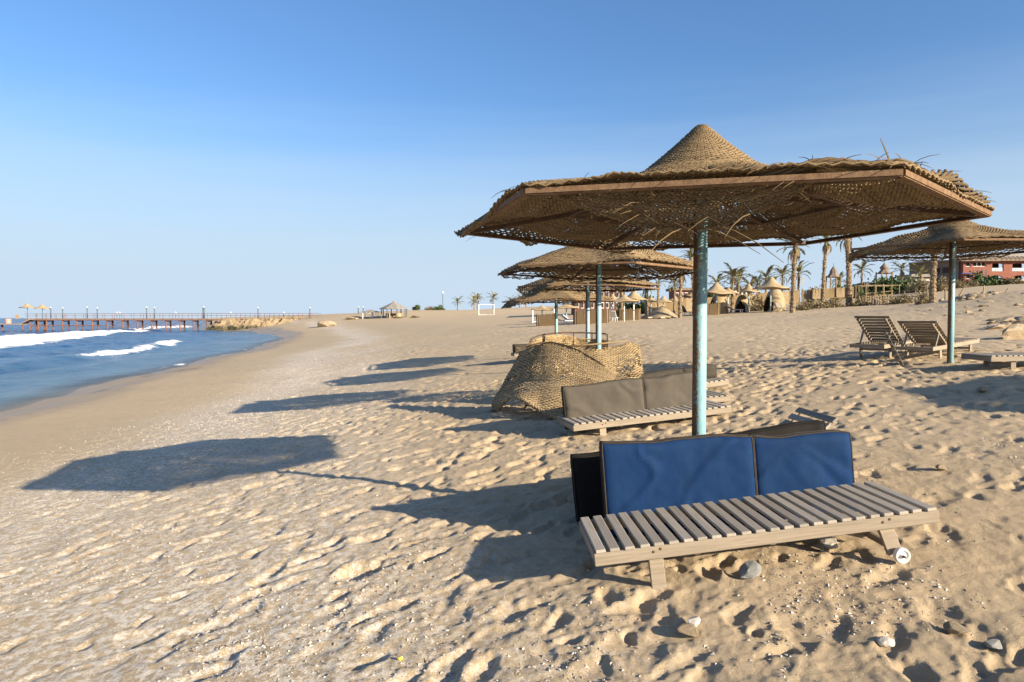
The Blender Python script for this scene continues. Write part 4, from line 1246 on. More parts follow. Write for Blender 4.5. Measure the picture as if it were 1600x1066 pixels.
def palm(label, px, d, h, r0, n=22, size=1.0, lean=(0, 0), dry=5, group='date palms', rise=.0, trunk=True, seed=None, droop=0.0):
    p = at(px, d)
    root = thing('palm_tree', label, 'palm tree', p, 0, group)
    r = random.Random(seed if seed is not None else int(px * 7 + d))
    N = max(10, int(h / .13))
    m = MB(); pts, rad = [], []
    for i in range(N + 1):
        t = i / N
        pts.append((lean[0] * t * t, lean[1] * t * t, -.2 + (h + .2) * t))
        b = r0 * (1.0 - .28 * t + .30 * math.exp(-t * 9) + .28 * sstep(.86, 1, t) )
        rad.append(b * (1.10 if i % 2 else .90) * r.uniform(.96, 1.04))
    m.tube(pts, rad, 9)
    # jitter for the cut leaf bases
    m.V = [(x + r.uniform(-1, 1) * r0 * .07, y + r.uniform(-1, 1) * r0 * .07, z + r.uniform(-1, 1) * .03) for x, y, z in m.V]
    tr = m.build('trunk', 'palm_trunk', root)
    tp = Vector(pts[-1])
    if h > 3:                                                     # stubs of cut fronds on the trunk
        sb = MB()
        for q in range(int(h * 15)):
            z = r.uniform(.3, h); a = r.uniform(0, 6.283); t = z / h
            rr = r0 * (1.0 - .28 * t); c = Vector((lean[0] * t * t + rr * math.cos(a) * .95, lean[1] * t * t + rr * math.sin(a) * .95, z))
            sb.beam(c, c + Vector((math.cos(a) * .06, math.sin(a) * .06, .10)), .10, .035, ch=.004)
        s = sb.build('leaf_stubs', 'dry_frond', tr); s['kind'] = 'stuff'
    for k in range(n):
        a = k * 2.399 + r.uniform(-.2, .2); t = k / max(1, n - 1)
        el = (1.35 - 1.35 * t + rise) + r.uniform(-.12, .12) - droop * t
        sc = size * r.uniform(.82, 1.1) * (.75 + .25 * math.sin(PI * min(1, t + .25)))
        o = link('frond', r.choice(FRONDS), root, loc=tp - Vector((0, 0, .05 + .12 * t)))
        o.rotation_euler = (r.uniform(-.25, .25), -el + .35, a); o.scale = (sc, sc, sc)
    for k in range(dry):
        o = link('dry_frond', r.choice(DRY), root, loc=tp - Vector((0, 0, .15 + r.uniform(0, .25))))
        sc = size * r.uniform(.6, 1.0); o.rotation_euler = (0, r.uniform(.5, 1.0), r.uniform(0, 6.28)); o.scale = (sc, sc, sc)
    return root
palm('bushy date palm with a full crown just right of the blue pole', 1143, 60, 3.15, .12, 26, .66, (.1, 0), 4)
palm('dark trunked palm whose dry frond hangs down, right of the beehive huts', 1238, 50, 4.85, .175, 18, .75, (.15, 0), 9)
palm('slim pale palm trunk leaning right, in front of the fence', 1285, 60, 5.85, .165, 16, .75, (.25, 0), 7)
palm('thickest palm trunk in front of the fence, its dry crown half hidden', 1326, 60, 6.05, .245, 18, .8, (-.25, 0), 14, seed=5)
palm('stout palm trunk left of the right umbrella pole', 1456, 50, 4.9, .22, 18, .75, (.12, 0), 6)
palm('rough palm trunk just left of the blue pole, before the far umbrellas', 1062, 54, 3.6, .15, 14, .6, (.1, 0), 8)
palm('palm with spreading grey fronds left of the blue pole', 1053, 62, 2.9, .11, 16, .62, (.05, 0), 3, rise=-.2)
palm('tallest palm left of the blue pole, its crown above the second umbrella', 1084, 60, 5.0, .135, 18, .62, (-.3, 0), 2, rise=.3)
palm('bare palm trunk behind the far umbrella tips', 1028, 68, 3.3, .12, 10, .55, (.05, 0), 4)
palm('short palm trunk at the left of the windbreaks by the far umbrellas', 1010, 56, 2.6, .15, 12, .55, (0, 0), 6)
palm('palm trunk half hidden behind the second umbrella pole', 971, 56, 2.7, .13, 12, .55, (0, 0), 6)
far = [(1120, 95, 3.3, 'round green palm low behind the far umbrella next to the blue pole'), (1153, 92, 3.1, 'distant palm crown directly right of the bushy palm trunk'), (1172, 98, 2.6, 'distant palm crown above the middle straw umbrella'),
       (1183, 94, 3.0, 'distant palm crown left of the tallest far umbrella'), (1196, 92, 3.6, 'distant palm crown touching the tip of the tallest far umbrella'), (1222, 90, 3.8, 'distant palm crown right of the tallest far umbrella'),
       (1247, 84, 3.6, 'small distant palm right behind the dark palm trunk'), (1310, 105, 3.0, 'low distant palm left of the thickest trunk'), (1345, 100, 4.2, 'distant palm crown right of the thickest trunk'),
       (1407, 98, 4.0, 'distant palm crown left of the small grey roofed house'), (1437, 96, 3.2, 'low palm in the shrubs before the small grey roofed house'),
       (741, 150, 1.6, 'small young palm left of the white goal'), (771, 165, 2.6, 'young bushy palm right of the white goal'), (746, 160, 2.6, 'taller thin young palm left of the white goal'), (715, 170, 2.2, 'single young palm between the lamp post and the goal'),
       (799, 165, 1.5, 'young palm left under the drooping umbrella corner'), (812, 165, 1.8, 'young palm in the middle under the drooping umbrella corner'), (822, 165, 2.0, 'young palm right under the drooping umbrella corner')]
for px, d, h, lab in far:
    palm(lab, px, d, h, .16, 15, .95 if d < 120 else 1.0, (0, 0), 3, group='distant palms')

# ------------------------------------------------------------------ far row of thatched umbrellas
def far_umbrella(label, px, d, R, h, peak, pole='pale_blue_paint', seed=0, group='small thatched umbrellas far up the beach', p=None, tilt=0.0):
    p = at(px, d) if p is None else Vector(p)
    root = thing('thatched_umbrella', label, 'umbrella', p, 0, group)
    prof = [(.015, h + peak), (.06 * R, h + peak * .97), (.14 * R, h + peak * .84), (.25 * R, h + peak * .62), (.40 * R, h + peak * .40), (.60 * R, h + peak * .21), (.8 * R, h + peak * .09), (R, h), (R * .995, h - .05), (.8 * R, h + peak * .09 - .06), (.3 * R, h + peak * .5 - .08)]
    r = random.Random(seed + int(px))
    ph = r.uniform(0, 6)
    c = MB().lathe(prof, 30, .03, seed=seed, z_fun=lambda a, q: (.05 * math.sin(2 * a + ph) + .04 * math.sin(5 * a + ph)) * (q / R) ** 2).build('canopy', 'woven_far', root, smooth=True)
    c.rotation_euler = (0, tilt, 0)
    MB().tube([(0, 0, -.2), (0, 0, h + peak * .8)], .05, 10).build('pole', pole, root, smooth=True)
    MB().lathe([(.052, .75), (.10, .76), (.10, .80), (.052, .81)], 10).build('shelf_ring', 'dark_iron', root)
    return root
far_umbrella('largest far thatched umbrella, in front of the big beehive hut', 1203.5, 56, 1.45, 1.95, .95, tilt=.02)
far_umbrella('far umbrella tucked behind the largest far one', 1207, 66, 1.25, 1.9, .6)
far_umbrella('far umbrella between two beehive huts', 1169, 60, 1.0, 1.75, .75)
far_umbrella('far umbrella touching the right side of the nearest blue pole', 1119, 58, 1.55, 1.75, .95)
far_umbrella('far umbrella pole and roof beside the bushy palm trunk', 1137, 60, .95, 1.75, .5)
far_umbrella('pointed far umbrella nearest the sand, right of the second row pole', 990, 52, 1.05, 1.6, .75, 'white_paint')
far_umbrella('far umbrella close left of the pointed one, with pale pole', 975, 50, 1.1, 1.5, .45, 'white_paint')
far_umbrella('small pointed far umbrella among the palm trunks', 1036, 74, .9, 1.3, .65)
far_umbrella('far umbrella right of the small pointed one, against the fence', 1054, 76, .85, 1.35, .55)
far_umbrella('far umbrella just left of the nearest blue pole', 1083, 62, 1.05, 1.65, .75)
far_umbrella('far umbrella behind the tip of the pointed one, by the green pole', 1017, 72, .85, 1.4, .5)
far_umbrella('small white poled far umbrella right next to the second pole', 957, 54, .8, 1.55, .55, 'white_paint')
far_umbrella('low far umbrella under the farthest woven umbrella of the row', 885, 58, 1.05, 1.25, .4)
far_umbrella('far umbrella at the left end behind the windbreak', 847, 60, 1.0, 1.2, .35)

# windbreaks of reed around the far places
def windbreak(label, px0, px1, d, h, depth=1.2):
    a, b_ = at(px0, d), at(px1, d)
    root = thing('reed_windbreak', label, 'windbreak', a, 0, 'low reed windbreaks on the far sand')
    L = b_.x - a.x
    path = [(0, depth), (0, .15), (.15, 0), (L - .15, 0), (L, .15), (L, depth)]
    n = 0
    for k in range(5):
        p, q = Vector((*path[k], 0)), Vector((*path[k + 1], 0))
        dz = [g1(a.x + v.x, a.y + v.y) - a.z for v in (p, q)]
        m = MB()
        cnt = max(2, int((q - p).length / .09))
        for j in range(cnt):
            t = (j + .5) / cnt; c = p.lerp(q, t); z = dz[0] * (1 - t) + dz[1] * t
            hh = h + rnd.uniform(-.05, .05)
            m.beam((c.x, c.y, z - .15), (c.x + rnd.uniform(-.02, .02), c.y, z + hh), .02, (q - p).length / cnt * 1.05, up=(q - p).normalized())
        m.build('reed_panel', 'reed' if k % 2 else 'straw_old', root)
    for xx in (0.03, L / 2, L - .03):
        MB().tube([(xx, .04, -.2), (xx, .04, h + .12)], .03, 6).build('post', 'palm_trunk', root)
windbreak('low reed windbreak left of the fourth umbrella pole', 839, 871, 50, .85)
windbreak('longest reed windbreak behind the second and third poles', 898, 952, 49, .95)
windbreak('reed windbreak beside the pointed far umbrella', 968, 1001, 54, .85)
windbreak('pale reed windbreak showing left of the beehive hut by the pole', 1100, 1125, 57, .95)

def beehive(label, px, d, w, h, face, cut=.5):
    p = at(px, d)
    root = thing('beehive_hut', label, 'hut', p, face, 'woven beehive huts')
    prof = [(w * math.sqrt(max(0, 1 - t ** 2.2)) * (1 if t < .98 else .4) + .01, h * t) for t in np.linspace(0, 1, 16)]
    n = 32
    MB().lathe(prof, n, .02, skip=lambda i, k: (k in range(13, 20)) and i < 10 - abs(k - 16) * 1.5).build('shell', 'woven_hut', root, smooth=True)
    inner = [(r * .96, z - .02) for r, z in prof][::-1]
    MB().lathe(inner, n, .0, skip=lambda i, k: (k in range(13, 20)) and (14 - i) < 10 - abs(k - 16) * 1.5).build('lining', 'straw_old', root, smooth=True)
    return root
beehive('largest beehive hut of woven straw under the largest far umbrella', 1210, 58.5, .86, 1.95, 0.3)
beehive('middle beehive hut of woven straw with a lilac lounger before it', 1159, 61, .62, 1.55, 0.9)
beehive('beehive hut of woven straw next to the nearest blue pole', 1123, 60, .80, 1.85, 0.2)
def sun_bed(label, px, d, mat, w, l, rz, group=None, back=.5):
    p = at(px, d)
    root = thing('sun_bed', label, 'sun lounger', p, rz, group)
    for sx in (-1, 1):
        for sy in (-1, 1): MB().cbox((sx * l * .4, sy * w * .4, .10), (.05, .05, .36), .005).build('leg', mat, root)
    MB().cbox((l * .1, 0, .30), (l * .75, w, .07), .01).build('seat', mat, root)
    MB().beam((-l * .26, 0, .33), (-l * .26 - .6 * math.cos(back), 0, .33 + .6 * math.sin(back)), w, .06).build('backrest', mat, root)
simple('lilac_plastic', (0.36, 0.33, 0.38), (0.46, 0.43, 0.48), 2, 0.6)
simple('dark_plastic', (0.05, 0.06, 0.06), (0.10, 0.11, 0.11), 2, 0.6)
sun_bed('pale lilac lounger in front of the middle beehive hut', 1150, 59, 'lilac_plastic', .6, 1.1, 0, 'plastic loungers far up the beach')
sun_bed('dark lounger left of the nearest blue pole on the far sand', 1074, 60, 'dark_plastic', .6, 1.0, .3, 'plastic loungers far up the beach', 1.0)
sun_bed('white loungers end between the two windbreaks', 884, 51, 'white_plastic', .7, 1.6, .1, 'plastic loungers far up the beach', .4)
sun_bed('white lounger behind the fourth pole between windbreaks', 892, 53, 'white_plastic', .6, 1.2, .4, 'plastic loungers far up the beach', .6)
sun_bed('white lounger under the small white poled umbrella', 958, 52.5, 'white_plastic', .6, 1.0, 1.2, 'plastic loungers far up the beach', .9)
lo = lounger('tipped up slatted lounger leaning at the largest beehive hut', (at(1213, 55.2).x, 55.2, g1(21, 55.2) + .42), (at(1225, 55.2).x, 55.4, g1(21.5, 55.2) + .30), (at(1213, 55.2).x, 55.5, g1(21, 55.2) + .80), n=8, legs=(.1, .5), wheel=False, detail=False)
def mound():
    p = at(1035, 56)
    root = thing('fallen_canopy', 'fallen thatched canopy lying like a mound on the far sand', 'canopy', p, 0)
    prof = [(.02, .98), (.12, .95), (.35, .80), (.7, .58), (1.0, .38), (1.35, .18), (1.75, .02), (1.74, -.05)]
    MB().lathe(prof, 36, .03, z_fun=lambda a, q: .05 * math.sin(3 * a) * q).build('thatch', 'woven_hut', root, smooth=True)
    for a in (3.9, 4.5, 5.1): MB().cbox((1.72 * math.cos(a), 1.72 * math.sin(a), .03), (.35, .16, .10), .02).build('stone_weight', 'shell', root)
mound()

# ------------------------------------------------------------------ bushes
def bush_mesh(seed, n, mat, rx, ry, rz, leaf, twig=0.0, name='foliage'):
    r = np.random.default_rng(seed)
    cl = r.normal(0, 1, (9, 3)); cl = cl / np.linalg.norm(cl, axis=1, keepdims=True) * r.uniform(.35, .85, (9, 1))
    c = cl[r.integers(0, 9, n)] + r.normal(0, .24, (n, 3))
    c = c * np.array([rx, ry, rz]); c[:, 2] = np.abs(c[:, 2] + rz * .45)
    d = norm(r.normal(0, 1, (n, 3)) + np.array([0, 0, .5])); e = norm(np.cross(d, r.normal(0, 1, (n, 3))))
    L = leaf * r.uniform(.6, 1.4, (n, 1)); W = L * (.32 - .24 * twig)
    V = np.stack([c - d * L * .5, c + e * W, c + d * L * .5, c - e * W], 1).reshape(-1, 3)
    F = np.arange(4 * n).reshape(n, 4)
    return mesh_np(name, V, F, mat, False)
BG = [bush_mesh(s, 1500, 'green_leaf', 1, .8, .6, .16) for s in (1, 2, 3)]
BD = [bush_mesh(s, 1100, 'dry_brush', 1, .8, .55, .20, .7) for s in (4, 5, 6)]
def bush(label, px, d, w, h, green=True, k=0, group=None):
    p = at(px, d)
    root = thing('shrub', label, 'shrub', p, k * 1.3, group)
    f = link('foliage', (BG if green else BD)[k % 3], root); f.scale = (w, w, h / .95); f.location = (0, 0, -.05)
    m = MB(); r = random.Random(k)
    for q in range(6):
        a = r.uniform(0, 6.28); m.tube([(0, 0, -.1), (.2 * w * math.cos(a), .2 * w * math.sin(a), h * .35), (.5 * w * math.cos(a), .5 * w * math.sin(a), h * .7)], [.03, .02, .008], 4, False)
    m.build('stems', 'palm_trunk', root)
    return root
for i, (px, d, w, h, gr, lab) in enumerate([
    (1184, 62, .95, 1.55, False, 'round dry bush between the two larger beehive huts'),
    (1252, 57, .8, .9, False, 'dry scrub right of the dark palm trunk'), (1267, 58, .9, 1.0, False, 'grey dry scrub against the log fence left of the slim trunk'),
    (1302, 59, 1.2, .9, False, 'low dry scrub between the slim and thick trunks'), (1345, 58.5, .9, .9, False, 'dry scrub right beside the thick trunk'),
    (1415, 57, 1.3, .9, False, 'dry scrub by the rail fence'), (1440, 53, .9, 1.0, False, 'spiky dry brush left of the stout trunk'), (1404, 57.5, .8, .8, False, 'small dry scrub left of the rail fence scrub'),
    (1263, 80, 1.2, 1.9, False, 'hazy grey bush above the reed fence, far left'), (1277, 82, 1.2, 1.8, False, 'hazy grey bush above the reed fence left of the slim trunk'),
    (1313, 80, 1.5, 1.8, True, 'green bush right of the pagoda roof'), (1338, 78, 1.3, 1.6, True, 'green bush above the fence right of the thick trunk'), (1365, 84, 1.6, 1.8, True, 'green bush in front of the red roofed house'),
    (1383, 80, 1.7, 2.2, True, 'tall green bush under the bulb shaped roof'), (1398, 82, 1.5, 1.9, True, 'green bush right of the bulb shaped roof'), (1416, 80, 1.6, 1.7, True, 'green bush under the distant palm'), (1436, 76, 1.5, 1.9, False, 'brown bush left of the stout trunk'), (1425, 84, 1.5, 1.9, True, 'dark green bush at the left of the grey roofed house'),
    (1474, 72, 1.2, 1.6, False, 'brown bush right of the stout trunk'), (1497, 76, 1.1, 1.4, False, 'thin brown bush before the shaded wing of the hotel'), (1530, 80, 2.0, 1.8, True, 'green bush in front of the hotel scaffold'), (1545, 82, 1.8, 1.5, True, 'green bush below the hotel corner'), (1517, 78, 1.1, 1.0, False, 'low brown bush left of the scaffold bush'),
    (1570, 80, 1.9, 1.2, False, 'brown scrub below the hotel balconies'), (1592, 80, 1.7, 1.0, False, 'brown scrub at the right edge below the hotel'), (1118, 88, 2.2, 2.6, True, 'dense green bush next to the blue pole'), (1010, 80, 1.6, 2.2, True, 'green tree behind the pointed far umbrella'), (976, 82, 1.4, 1.8, True, 'green bush left of the pointed far umbrella'), (1024, 86, 1.3, 1.5, True, 'green bush between far umbrella tips'), (1045, 86, 1.3, 1.6, True, 'green bush behind the small pointed umbrella'),
    (647, 122, 1.0, .5, False, 'low dry bush right of the gazebo'), (672, 150, 1.2, 1.2, False, 'lone dry tuft before the lamp post'), (687, 150, 1.2, 1.2, True, 'green shrub at the foot of the lamp post'), (651, 150, 1.0, 1.3, True, 'small shrub between gazebo and lamp post'), (625, 122.5, 1.3, .5, False, 'low dry bush in front of the gazebo')]):
    bush(lab, px, d, w, h, gr, i, 'shrubs behind the beach')

# ------------------------------------------------------------------ fences of the beach club
def reed_fence():
    r = random.Random(8)
    root = thing('reed_fence', 'reed screen fence with stacked palm rails behind the palm trunks', 'fence', at(1250, 62))
    o = root.location.copy()
    P = lambda px, d: at(px, d) - o
    xs = [(1253, 62), (1268, 62), (1284, 62), (1306, 62), (1322, 62), (1336, 62)]
    for k in range(len(xs)):
        a = P(*xs[k]); MB().tube([a + Vector((0, 0, -.2)), a + Vector((r.uniform(-.05, .05), 0, 1.75))], .05, 7).build('post', 'palm_trunk', root)
        if k == len(xs) - 1: break
        b_ = P(*xs[k + 1])
        n = 26; m = MB()
        for j in range(n):
            t = (j + .5) / n; c = a.lerp(b_, t)
            m.beam(c + Vector((0, .06, .72)), c + Vector((r.uniform(-.02, .02), .06, 1.62 + r.uniform(-.06, .04))), (b_ - a).length / n * 1.08, .02, up=(0, 1, 0))
        m.build('reed_panel', 'reed' if k % 2 == 0 else 'woven_hut', root)
        for q in range(8):
            z = .05 + q * .10 + r.uniform(-.02, .02)
            if r.random() < .12: continue
            MB().tube([a + Vector((-.1, -.03, z + r.uniform(-.03, .03))), b_ + Vector((.1, -.03, z + r.uniform(-.04, .04)))], .028, 6).build('rail', 'dry_frond', root)
reed_fence()
def rail_fence():
    r = random.Random(9)
    root = thing('rail_fence', 'low rail fence of palm poles right of the thick trunk', 'fence', at(1336, 59))
    o = root.location.copy(); P = lambda px, d: at(px, d) - o
    xs = [(1338, 59.5), (1352, 59), (1366, 59), (1392, 59), (1411, 58), (1430, 57), (1447, 56)]
    for k in range(len(xs)):
        a = P(*xs[k]); MB().tube([a + Vector((0, 0, -.2)), a + Vector((r.uniform(-.08, .08), 0, 1.2 + r.uniform(-.2, .2)))], .05, 7).build('post', 'palm_trunk', root)
        if k == len(xs) - 1: break
        b_ = P(*xs[k + 1])
        for z in (.22, .38, .55, .72, 1.02) if k < 3 else (.55, 1.0):
            MB().tube([a + Vector((-.1, -.05, z + r.uniform(-.05, .05))), b_ + Vector((.1, -.05, z + r.uniform(-.05, .05)))], .032, 6).build('rail', 'dry_frond', root)
rail_fence()
def stall():
    root = thing('pole_pergola', 'pergola of thin palm poles with a bench between the fences', 'pergola', at(1378, 58))
    w, h, dp = 1.55, 1.62, 1.2
    for x in (-w, -w * .45, .1, w * .55, w):
        for y in (0, dp):
            MB().tube([(x * .9, y, -.2), (x * .9, y, h)], .035, 6).build('post', 'dry_frond', root)
    for y in (0, dp): MB().tube([(-w, y, h), (w, y, h)], .04, 6).build('beam', 'dry_frond', root)
    for x in (-w * .9, 0, w * .9): MB().tube([(x, -.1, h + .06), (x, dp + .1, h + .06)], .03, 6).build('rafter', 'dry_frond', root)
    m = MB()
    for j in range(12): m.beam((-w * .85 + j * w * 1.7 / 12, dp + .05, .1), (-w * .85 + j * w * 1.7 / 12, dp + .05, .95), .12, .02, up=(0, 1, 0))
    m.build('reed_panel', 'reed', root)
    MB().cbox((-.25, -.55, .40), (1.5, .45, .05), .01).build('bench_top', 'weathered_wood', root)
    for x in (-.9, .4): MB().cbox((x, -.55, .18), (.07, .36, .42), .01).build('bench_leg', 'weathered_wood', root)
stall()
def back_fence():
    r = random.Random(12)
    root = thing('screen_fence', 'long pale reed screen behind the far umbrellas', 'fence', at(1010, 78))
    o = root.location.copy(); xs = list(range(1008, 1250, 16))
    for k, px in enumerate(xs[:-1]):
        a, b_ = at(px, 78) - o, at(xs[k + 1], 78) - o
        MB().tube([a + Vector((0, .05, -.2)), a + Vector((0, .05, 1.65))], .05, 6).build('post', 'palm_trunk', root)
        n = 12; m = MB()
        for j in range(n):
            c = a.lerp(b_, (j + .5) / n)
            m.beam(c + Vector((0, 0, -.1)), c + Vector((0, 0, 1.5 + r.uniform(-.06, .05))), (b_ - a).length / n * 1.05, .02, up=(0, 1, 0))
        m.build('reed_panel', ('reed', 'woven_hut', 'reed')[k % 3], root)
back_fence()
for i, (px, d, h, ln, lab) in enumerate([(1442, 55, 1.0, -.35, 'leaning stake left of the stout palm trunk'), (1494, 50, 1.1, .5, 'leaning stake right of the right umbrella pole'), (1536, 62, .75, 0, 'short upright post on the slope below the hotel'), (1476, 50, 1.2, 0, 'upright wooden post behind the right umbrella pole'), (1568, 58, .6, .3, 'bent stick on the slope at the right')]):
    p = at(px, d)
    s = MB().tube([(0, 0, -.2), (ln * .4, 0, h * .5), (ln, 0, h)], [.07, .06, .045], 7).build('wooden_stake', 'dry_frond'); s.location = p
    tag(s, lab, 'stake')

# ------------------------------------------------------------------ hotel and houses
def arch_panel(mb_w, x0, x1, z0, z1, ox0, ox1, oz0, oz1, y, t, rise):
    """wall bay with an arched opening: pieces of wall round the hole"""
    mb_w.cbox(((x0 + ox0) / 2, y, (z0 + z1) / 2), (ox0 - x0, t, z1 - z0), .005)
    mb_w.cbox(((ox1 + x1) / 2, y, (z0 + z1) / 2), (x1 - ox1, t, z1 - z0), .005)
    if oz0 > z0: mb_w.cbox(((ox0 + ox1) / 2, y, (z0 + oz0) / 2), (ox1 - ox0, t, oz0 - z0), .005)
    n = 10
    for i in range(n):
        xa, xb = ox0 + (ox1 - ox0) * i / n, ox0 + (ox1 - ox0) * (i + 1) / n
        u = ((xa + xb) / 2 - ox0) / (ox1 - ox0) * 2 - 1
        zt = oz1 - rise * (1 - math.sqrt(max(0, 1 - abs(u) ** 2.6)))
        mb_w.cbox(((xa + xb) / 2, y, (zt + z1) / 2), (xb - xa, t, z1 - zt), .002)
def hotel():
    d = 118.0
    X = lambda px: (px - 800) / FPX * d
    Z = lambda py: EYE - (py - 497) / FPX * d
    x0 = X(1503); zb = 4.0
    root = thing('hotel', 'terracotta red hotel with arched balconies and tiled eaves at the right edge', 'building', (x0, d, zb))
    L = lambda px: X(px) - x0
    Zr = lambda py: Z(py) - zb
    top_ = Zr(406)
    # corner block with two windows on the upper floor
    w = MB(); xr = L(1548)
    m0, m1 = L(1507), L(1515); n0, n1 = L(1518), L(1539)
    zu0, zu1 = Zr(417), Zr(410.5)
    zl0, zl1 = Zr(436), Zr(430)
    w.cbox((xr / 2, .15, (zu1 + top_) / 2), (xr, .3, top_ - zu1))
    w.cbox((xr / 2, .15, (zl1 + zu0) / 2), (xr, .3, zu0 - zl1))
    w.cbox((xr / 2, .15, zl0 / 2), (xr, .3, zl0))
    for (a, b_, za, zb_) in ((0, m0, zu0, zu1), (m1, n0, zu0, zu1), (n1, xr, zu0, zu1), (0, L(1507), zl0, zl1), (L(1515), xr, zl0, zl1)):
        w.cbox(((a + b_) / 2, .15, (za + zb_) / 2), (b_ - a, .3, zb_ - za))
    w.build('wall', 'terracotta', root)
    for (a, b_, za, zb_, mull) in ((m0, m1, zu0, zu1, 0), (n0, n1, zu0, zu1, 2), (L(1507), L(1515), zl0, zl1, 0)):
        f = MB()
        for q in range(mull + 2):
            xx = a + .05 + (b_ - a - .1) * q / (mull + 1); f.cbox((xx, .2, (za + zb_) / 2), (.08, .08, zb_ - za))
        f.cbox(((a + b_) / 2, .2, za + .04), (b_ - a, .1, .08))
        wo = f.build('window', 'white_paint', root)
        MB().cbox(((a + b_) / 2, .34, (za + zb_) / 2), (b_ - a, .04, zb_ - za)).build('pane', 'dark_room', wo)
    # side of the block, in shade
    MB().cbox((.14, 3.6, top_ / 2 - .01), (.28, 6.6, top_ - .02)).build('side_wall', 'terracotta', root)
    MB().cbox((xr - .14, 1.45, top_ / 2 - .01), (.28, 2.3, top_ - .02)).build('side_wall', 'terracotta', root)
    # balcony wing, set back a little
    yb = 2.2; bays = [(1549, 1587), (1587, 1624), (1624, 1662)]
    for (pa, pb) in bays:
        for (z0, z1, oz0, oz1, rise) in ((Zr(428), top_, Zr(423), Zr(410.5), .25), (0.0, Zr(428), Zr(441.5), Zr(429.5), .75)):
            wm = MB(); a, b_ = L(pa), L(pb); oa, ob = L(pa + 6), L(pb - 8)
            arch_panel(wm, a, b_, z0, z1, oa, ob, oz0, oz1, yb, .35, rise)
            wm.build('wall', 'terracotta', root)
            MB().cbox(((oa + ob) / 2, yb + 1.5, (oz0 + oz1) / 2), (ob - oa + .6, .1, oz1 - oz0 + .3)).build('balcony_room', 'dark_room', root)
            MB().cbox(((oa + ob) / 2, yb + .8, oz0 - .06), (ob - oa + .6, 1.5, .1)).build('balcony_floor', 'terracotta', root)
            rl = MB(); rl.cbox(((oa + ob) / 2, yb - .05, oz0 + .52), (ob - oa, .06, .07)); rl.cbox(((oa + ob) / 2, yb - .05, oz0 + .06), (ob - oa, .06, .05))
            bal = rl.build('balcony_rail', 'white_paint', root)
            for q in range(8):
                xx = oa + (ob - oa) * (q + .5) / 8
                MB().cbox((xx, yb - .05, oz0 + .29), ((ob - oa) / 8 * .8, .03, .40)).build('rail_panel', 'balcony_blue', bal)
    # roofs: tiled eaves in rolls
    def eave(xa, xb, y, z, dep, h, mat, name='eave'):
        n = max(3, int((xb - xa) / .75))
        for i in range(n):
            xc = xa + (xb - xa) * (i + .5) / n; ww = (xb - xa) / n
            m = MB(); m.raw([(xc - ww / 2 * .94, y - dep, z), (xc + ww / 2 * .94, y - dep, z), (xc + ww / 2 * .94, y + .4, z + h), (xc - ww / 2 * .94, y + .4, z + h),
                             (xc - ww / 2 * .94, y - dep, z - .18), (xc + ww / 2 * .94, y - dep, z - .18), (xc + ww / 2 * .94, y + .4, z - .18), (xc - ww / 2 * .94, y + .4, z - .18),
                             (xc, y - dep - .02, z + .14), (xc, y + .4, z + h + .14)],
                            [(0, 8, 9, 3), (8, 1, 2, 9), (4, 5, 1, 8, 0), (7, 6, 5, 4), (0, 3, 7, 4), (1, 5, 6, 2), (3, 9, 2, 6, 7)])
            m.build('roof_tile', 'roof_tile', root)
    eave(-1.0, L(1555), 0.0, top_ - .15, .9, .75, 'roof_tile')
    eave(L(1556), L(1662), yb - .2, top_ + .05, .9, .75, 'roof_tile')
    MB().cbox((L(1606), 5.0, top_ + .75), (L(1662) - L(1550), 5.6, .9), .05).build('roof', 'roof_grey', root)
    rz = top_ + 1.2
    hip = MB(); a, b_ = L(1530), L(1566)
    hip.raw([(a, 1.2, top_ + .5), (b_, 1.2, top_ + .5), (b_, 7, top_ + .5), (a, 7, top_ + .5), ((a + b_) / 2 - .5, 4, Zr(393)), ((a + b_) / 2 + .5, 4, Zr(393))],
            [(0, 1, 5, 4), (1, 2, 5), (2, 3, 4, 5), (3, 0, 4), (3, 2, 1, 0)])
    hip.build('hip_roof', 'roof_grey', root)
    # shaded wing running away to the left
    wing = MB(); za = top_ - .2
    xl = L(1464)
    p0, p1 = Vector((-.2, .8, 0)), Vector((xl * 1.06, 8.0, 0))
    MB().beam(p0 + Vector((0, 0, za / 2)), p1 + Vector((0, 0, za / 2)), .3, za).build('wing_wall', 'dull_facade', root)
    for q in range(7):
        a = p0.lerp(p1, q / 7.0) ; b_ = p0.lerp(p1, (q + .93) / 7.0)
        MB().beam(a + Vector((-.2, -.45, za + .12)), b_ + Vector((-.2, -.45, za + .12)), 1.3, .26).build('roof_tile', 'roof_tile', root)
    pz = MB(); 
    for zf in (.80, .52):
        for q in (0, 1):
            c = p0.lerp(p1, .18 + .2 * q) + Vector((-.1, -.2, za * zf))
            MB().beam(c, p0.lerp(p1, .32 + .2 * q) + Vector((-.1, -.2, za * zf)), .12, 1.0).build('window', 'dark_room', root)
    aw = p0.lerp(p1, .30) + Vector((-.2, -1.0, Zr(433)))
    MB().beam(aw, p0.lerp(p1, .75) + Vector((-.2, -1.0, Zr(434))), 1.2, .12).build('awning', 'blue_awning', root)
    MB().cbox((L(1504), -.7, Zr(428)), (2.2, 1.0, .10)).build('awning', 'blue_awning', root)
    # scaffold in front of the corner block
    sc = empty('scaffold', (x0 + L(1512), d - 1.2, zb)); tag(sc, 'bluish steel scaffold in front of the red hotel corner', 'scaffold')
    W = L(1532) - L(1512)
    for q in range(4):
        MB().tube([(W * q / 3, 0, 0), (W * q / 3, 0, Zr(422))], .05, 6).build('upright', 'lamp_steel', sc)
    for zf in (.55, .75, .97):
        MB().tube([(0, 0, Zr(422) * zf), (W, 0, Zr(422) * zf)], .05, 6).build('ledger', 'lamp_steel', sc)
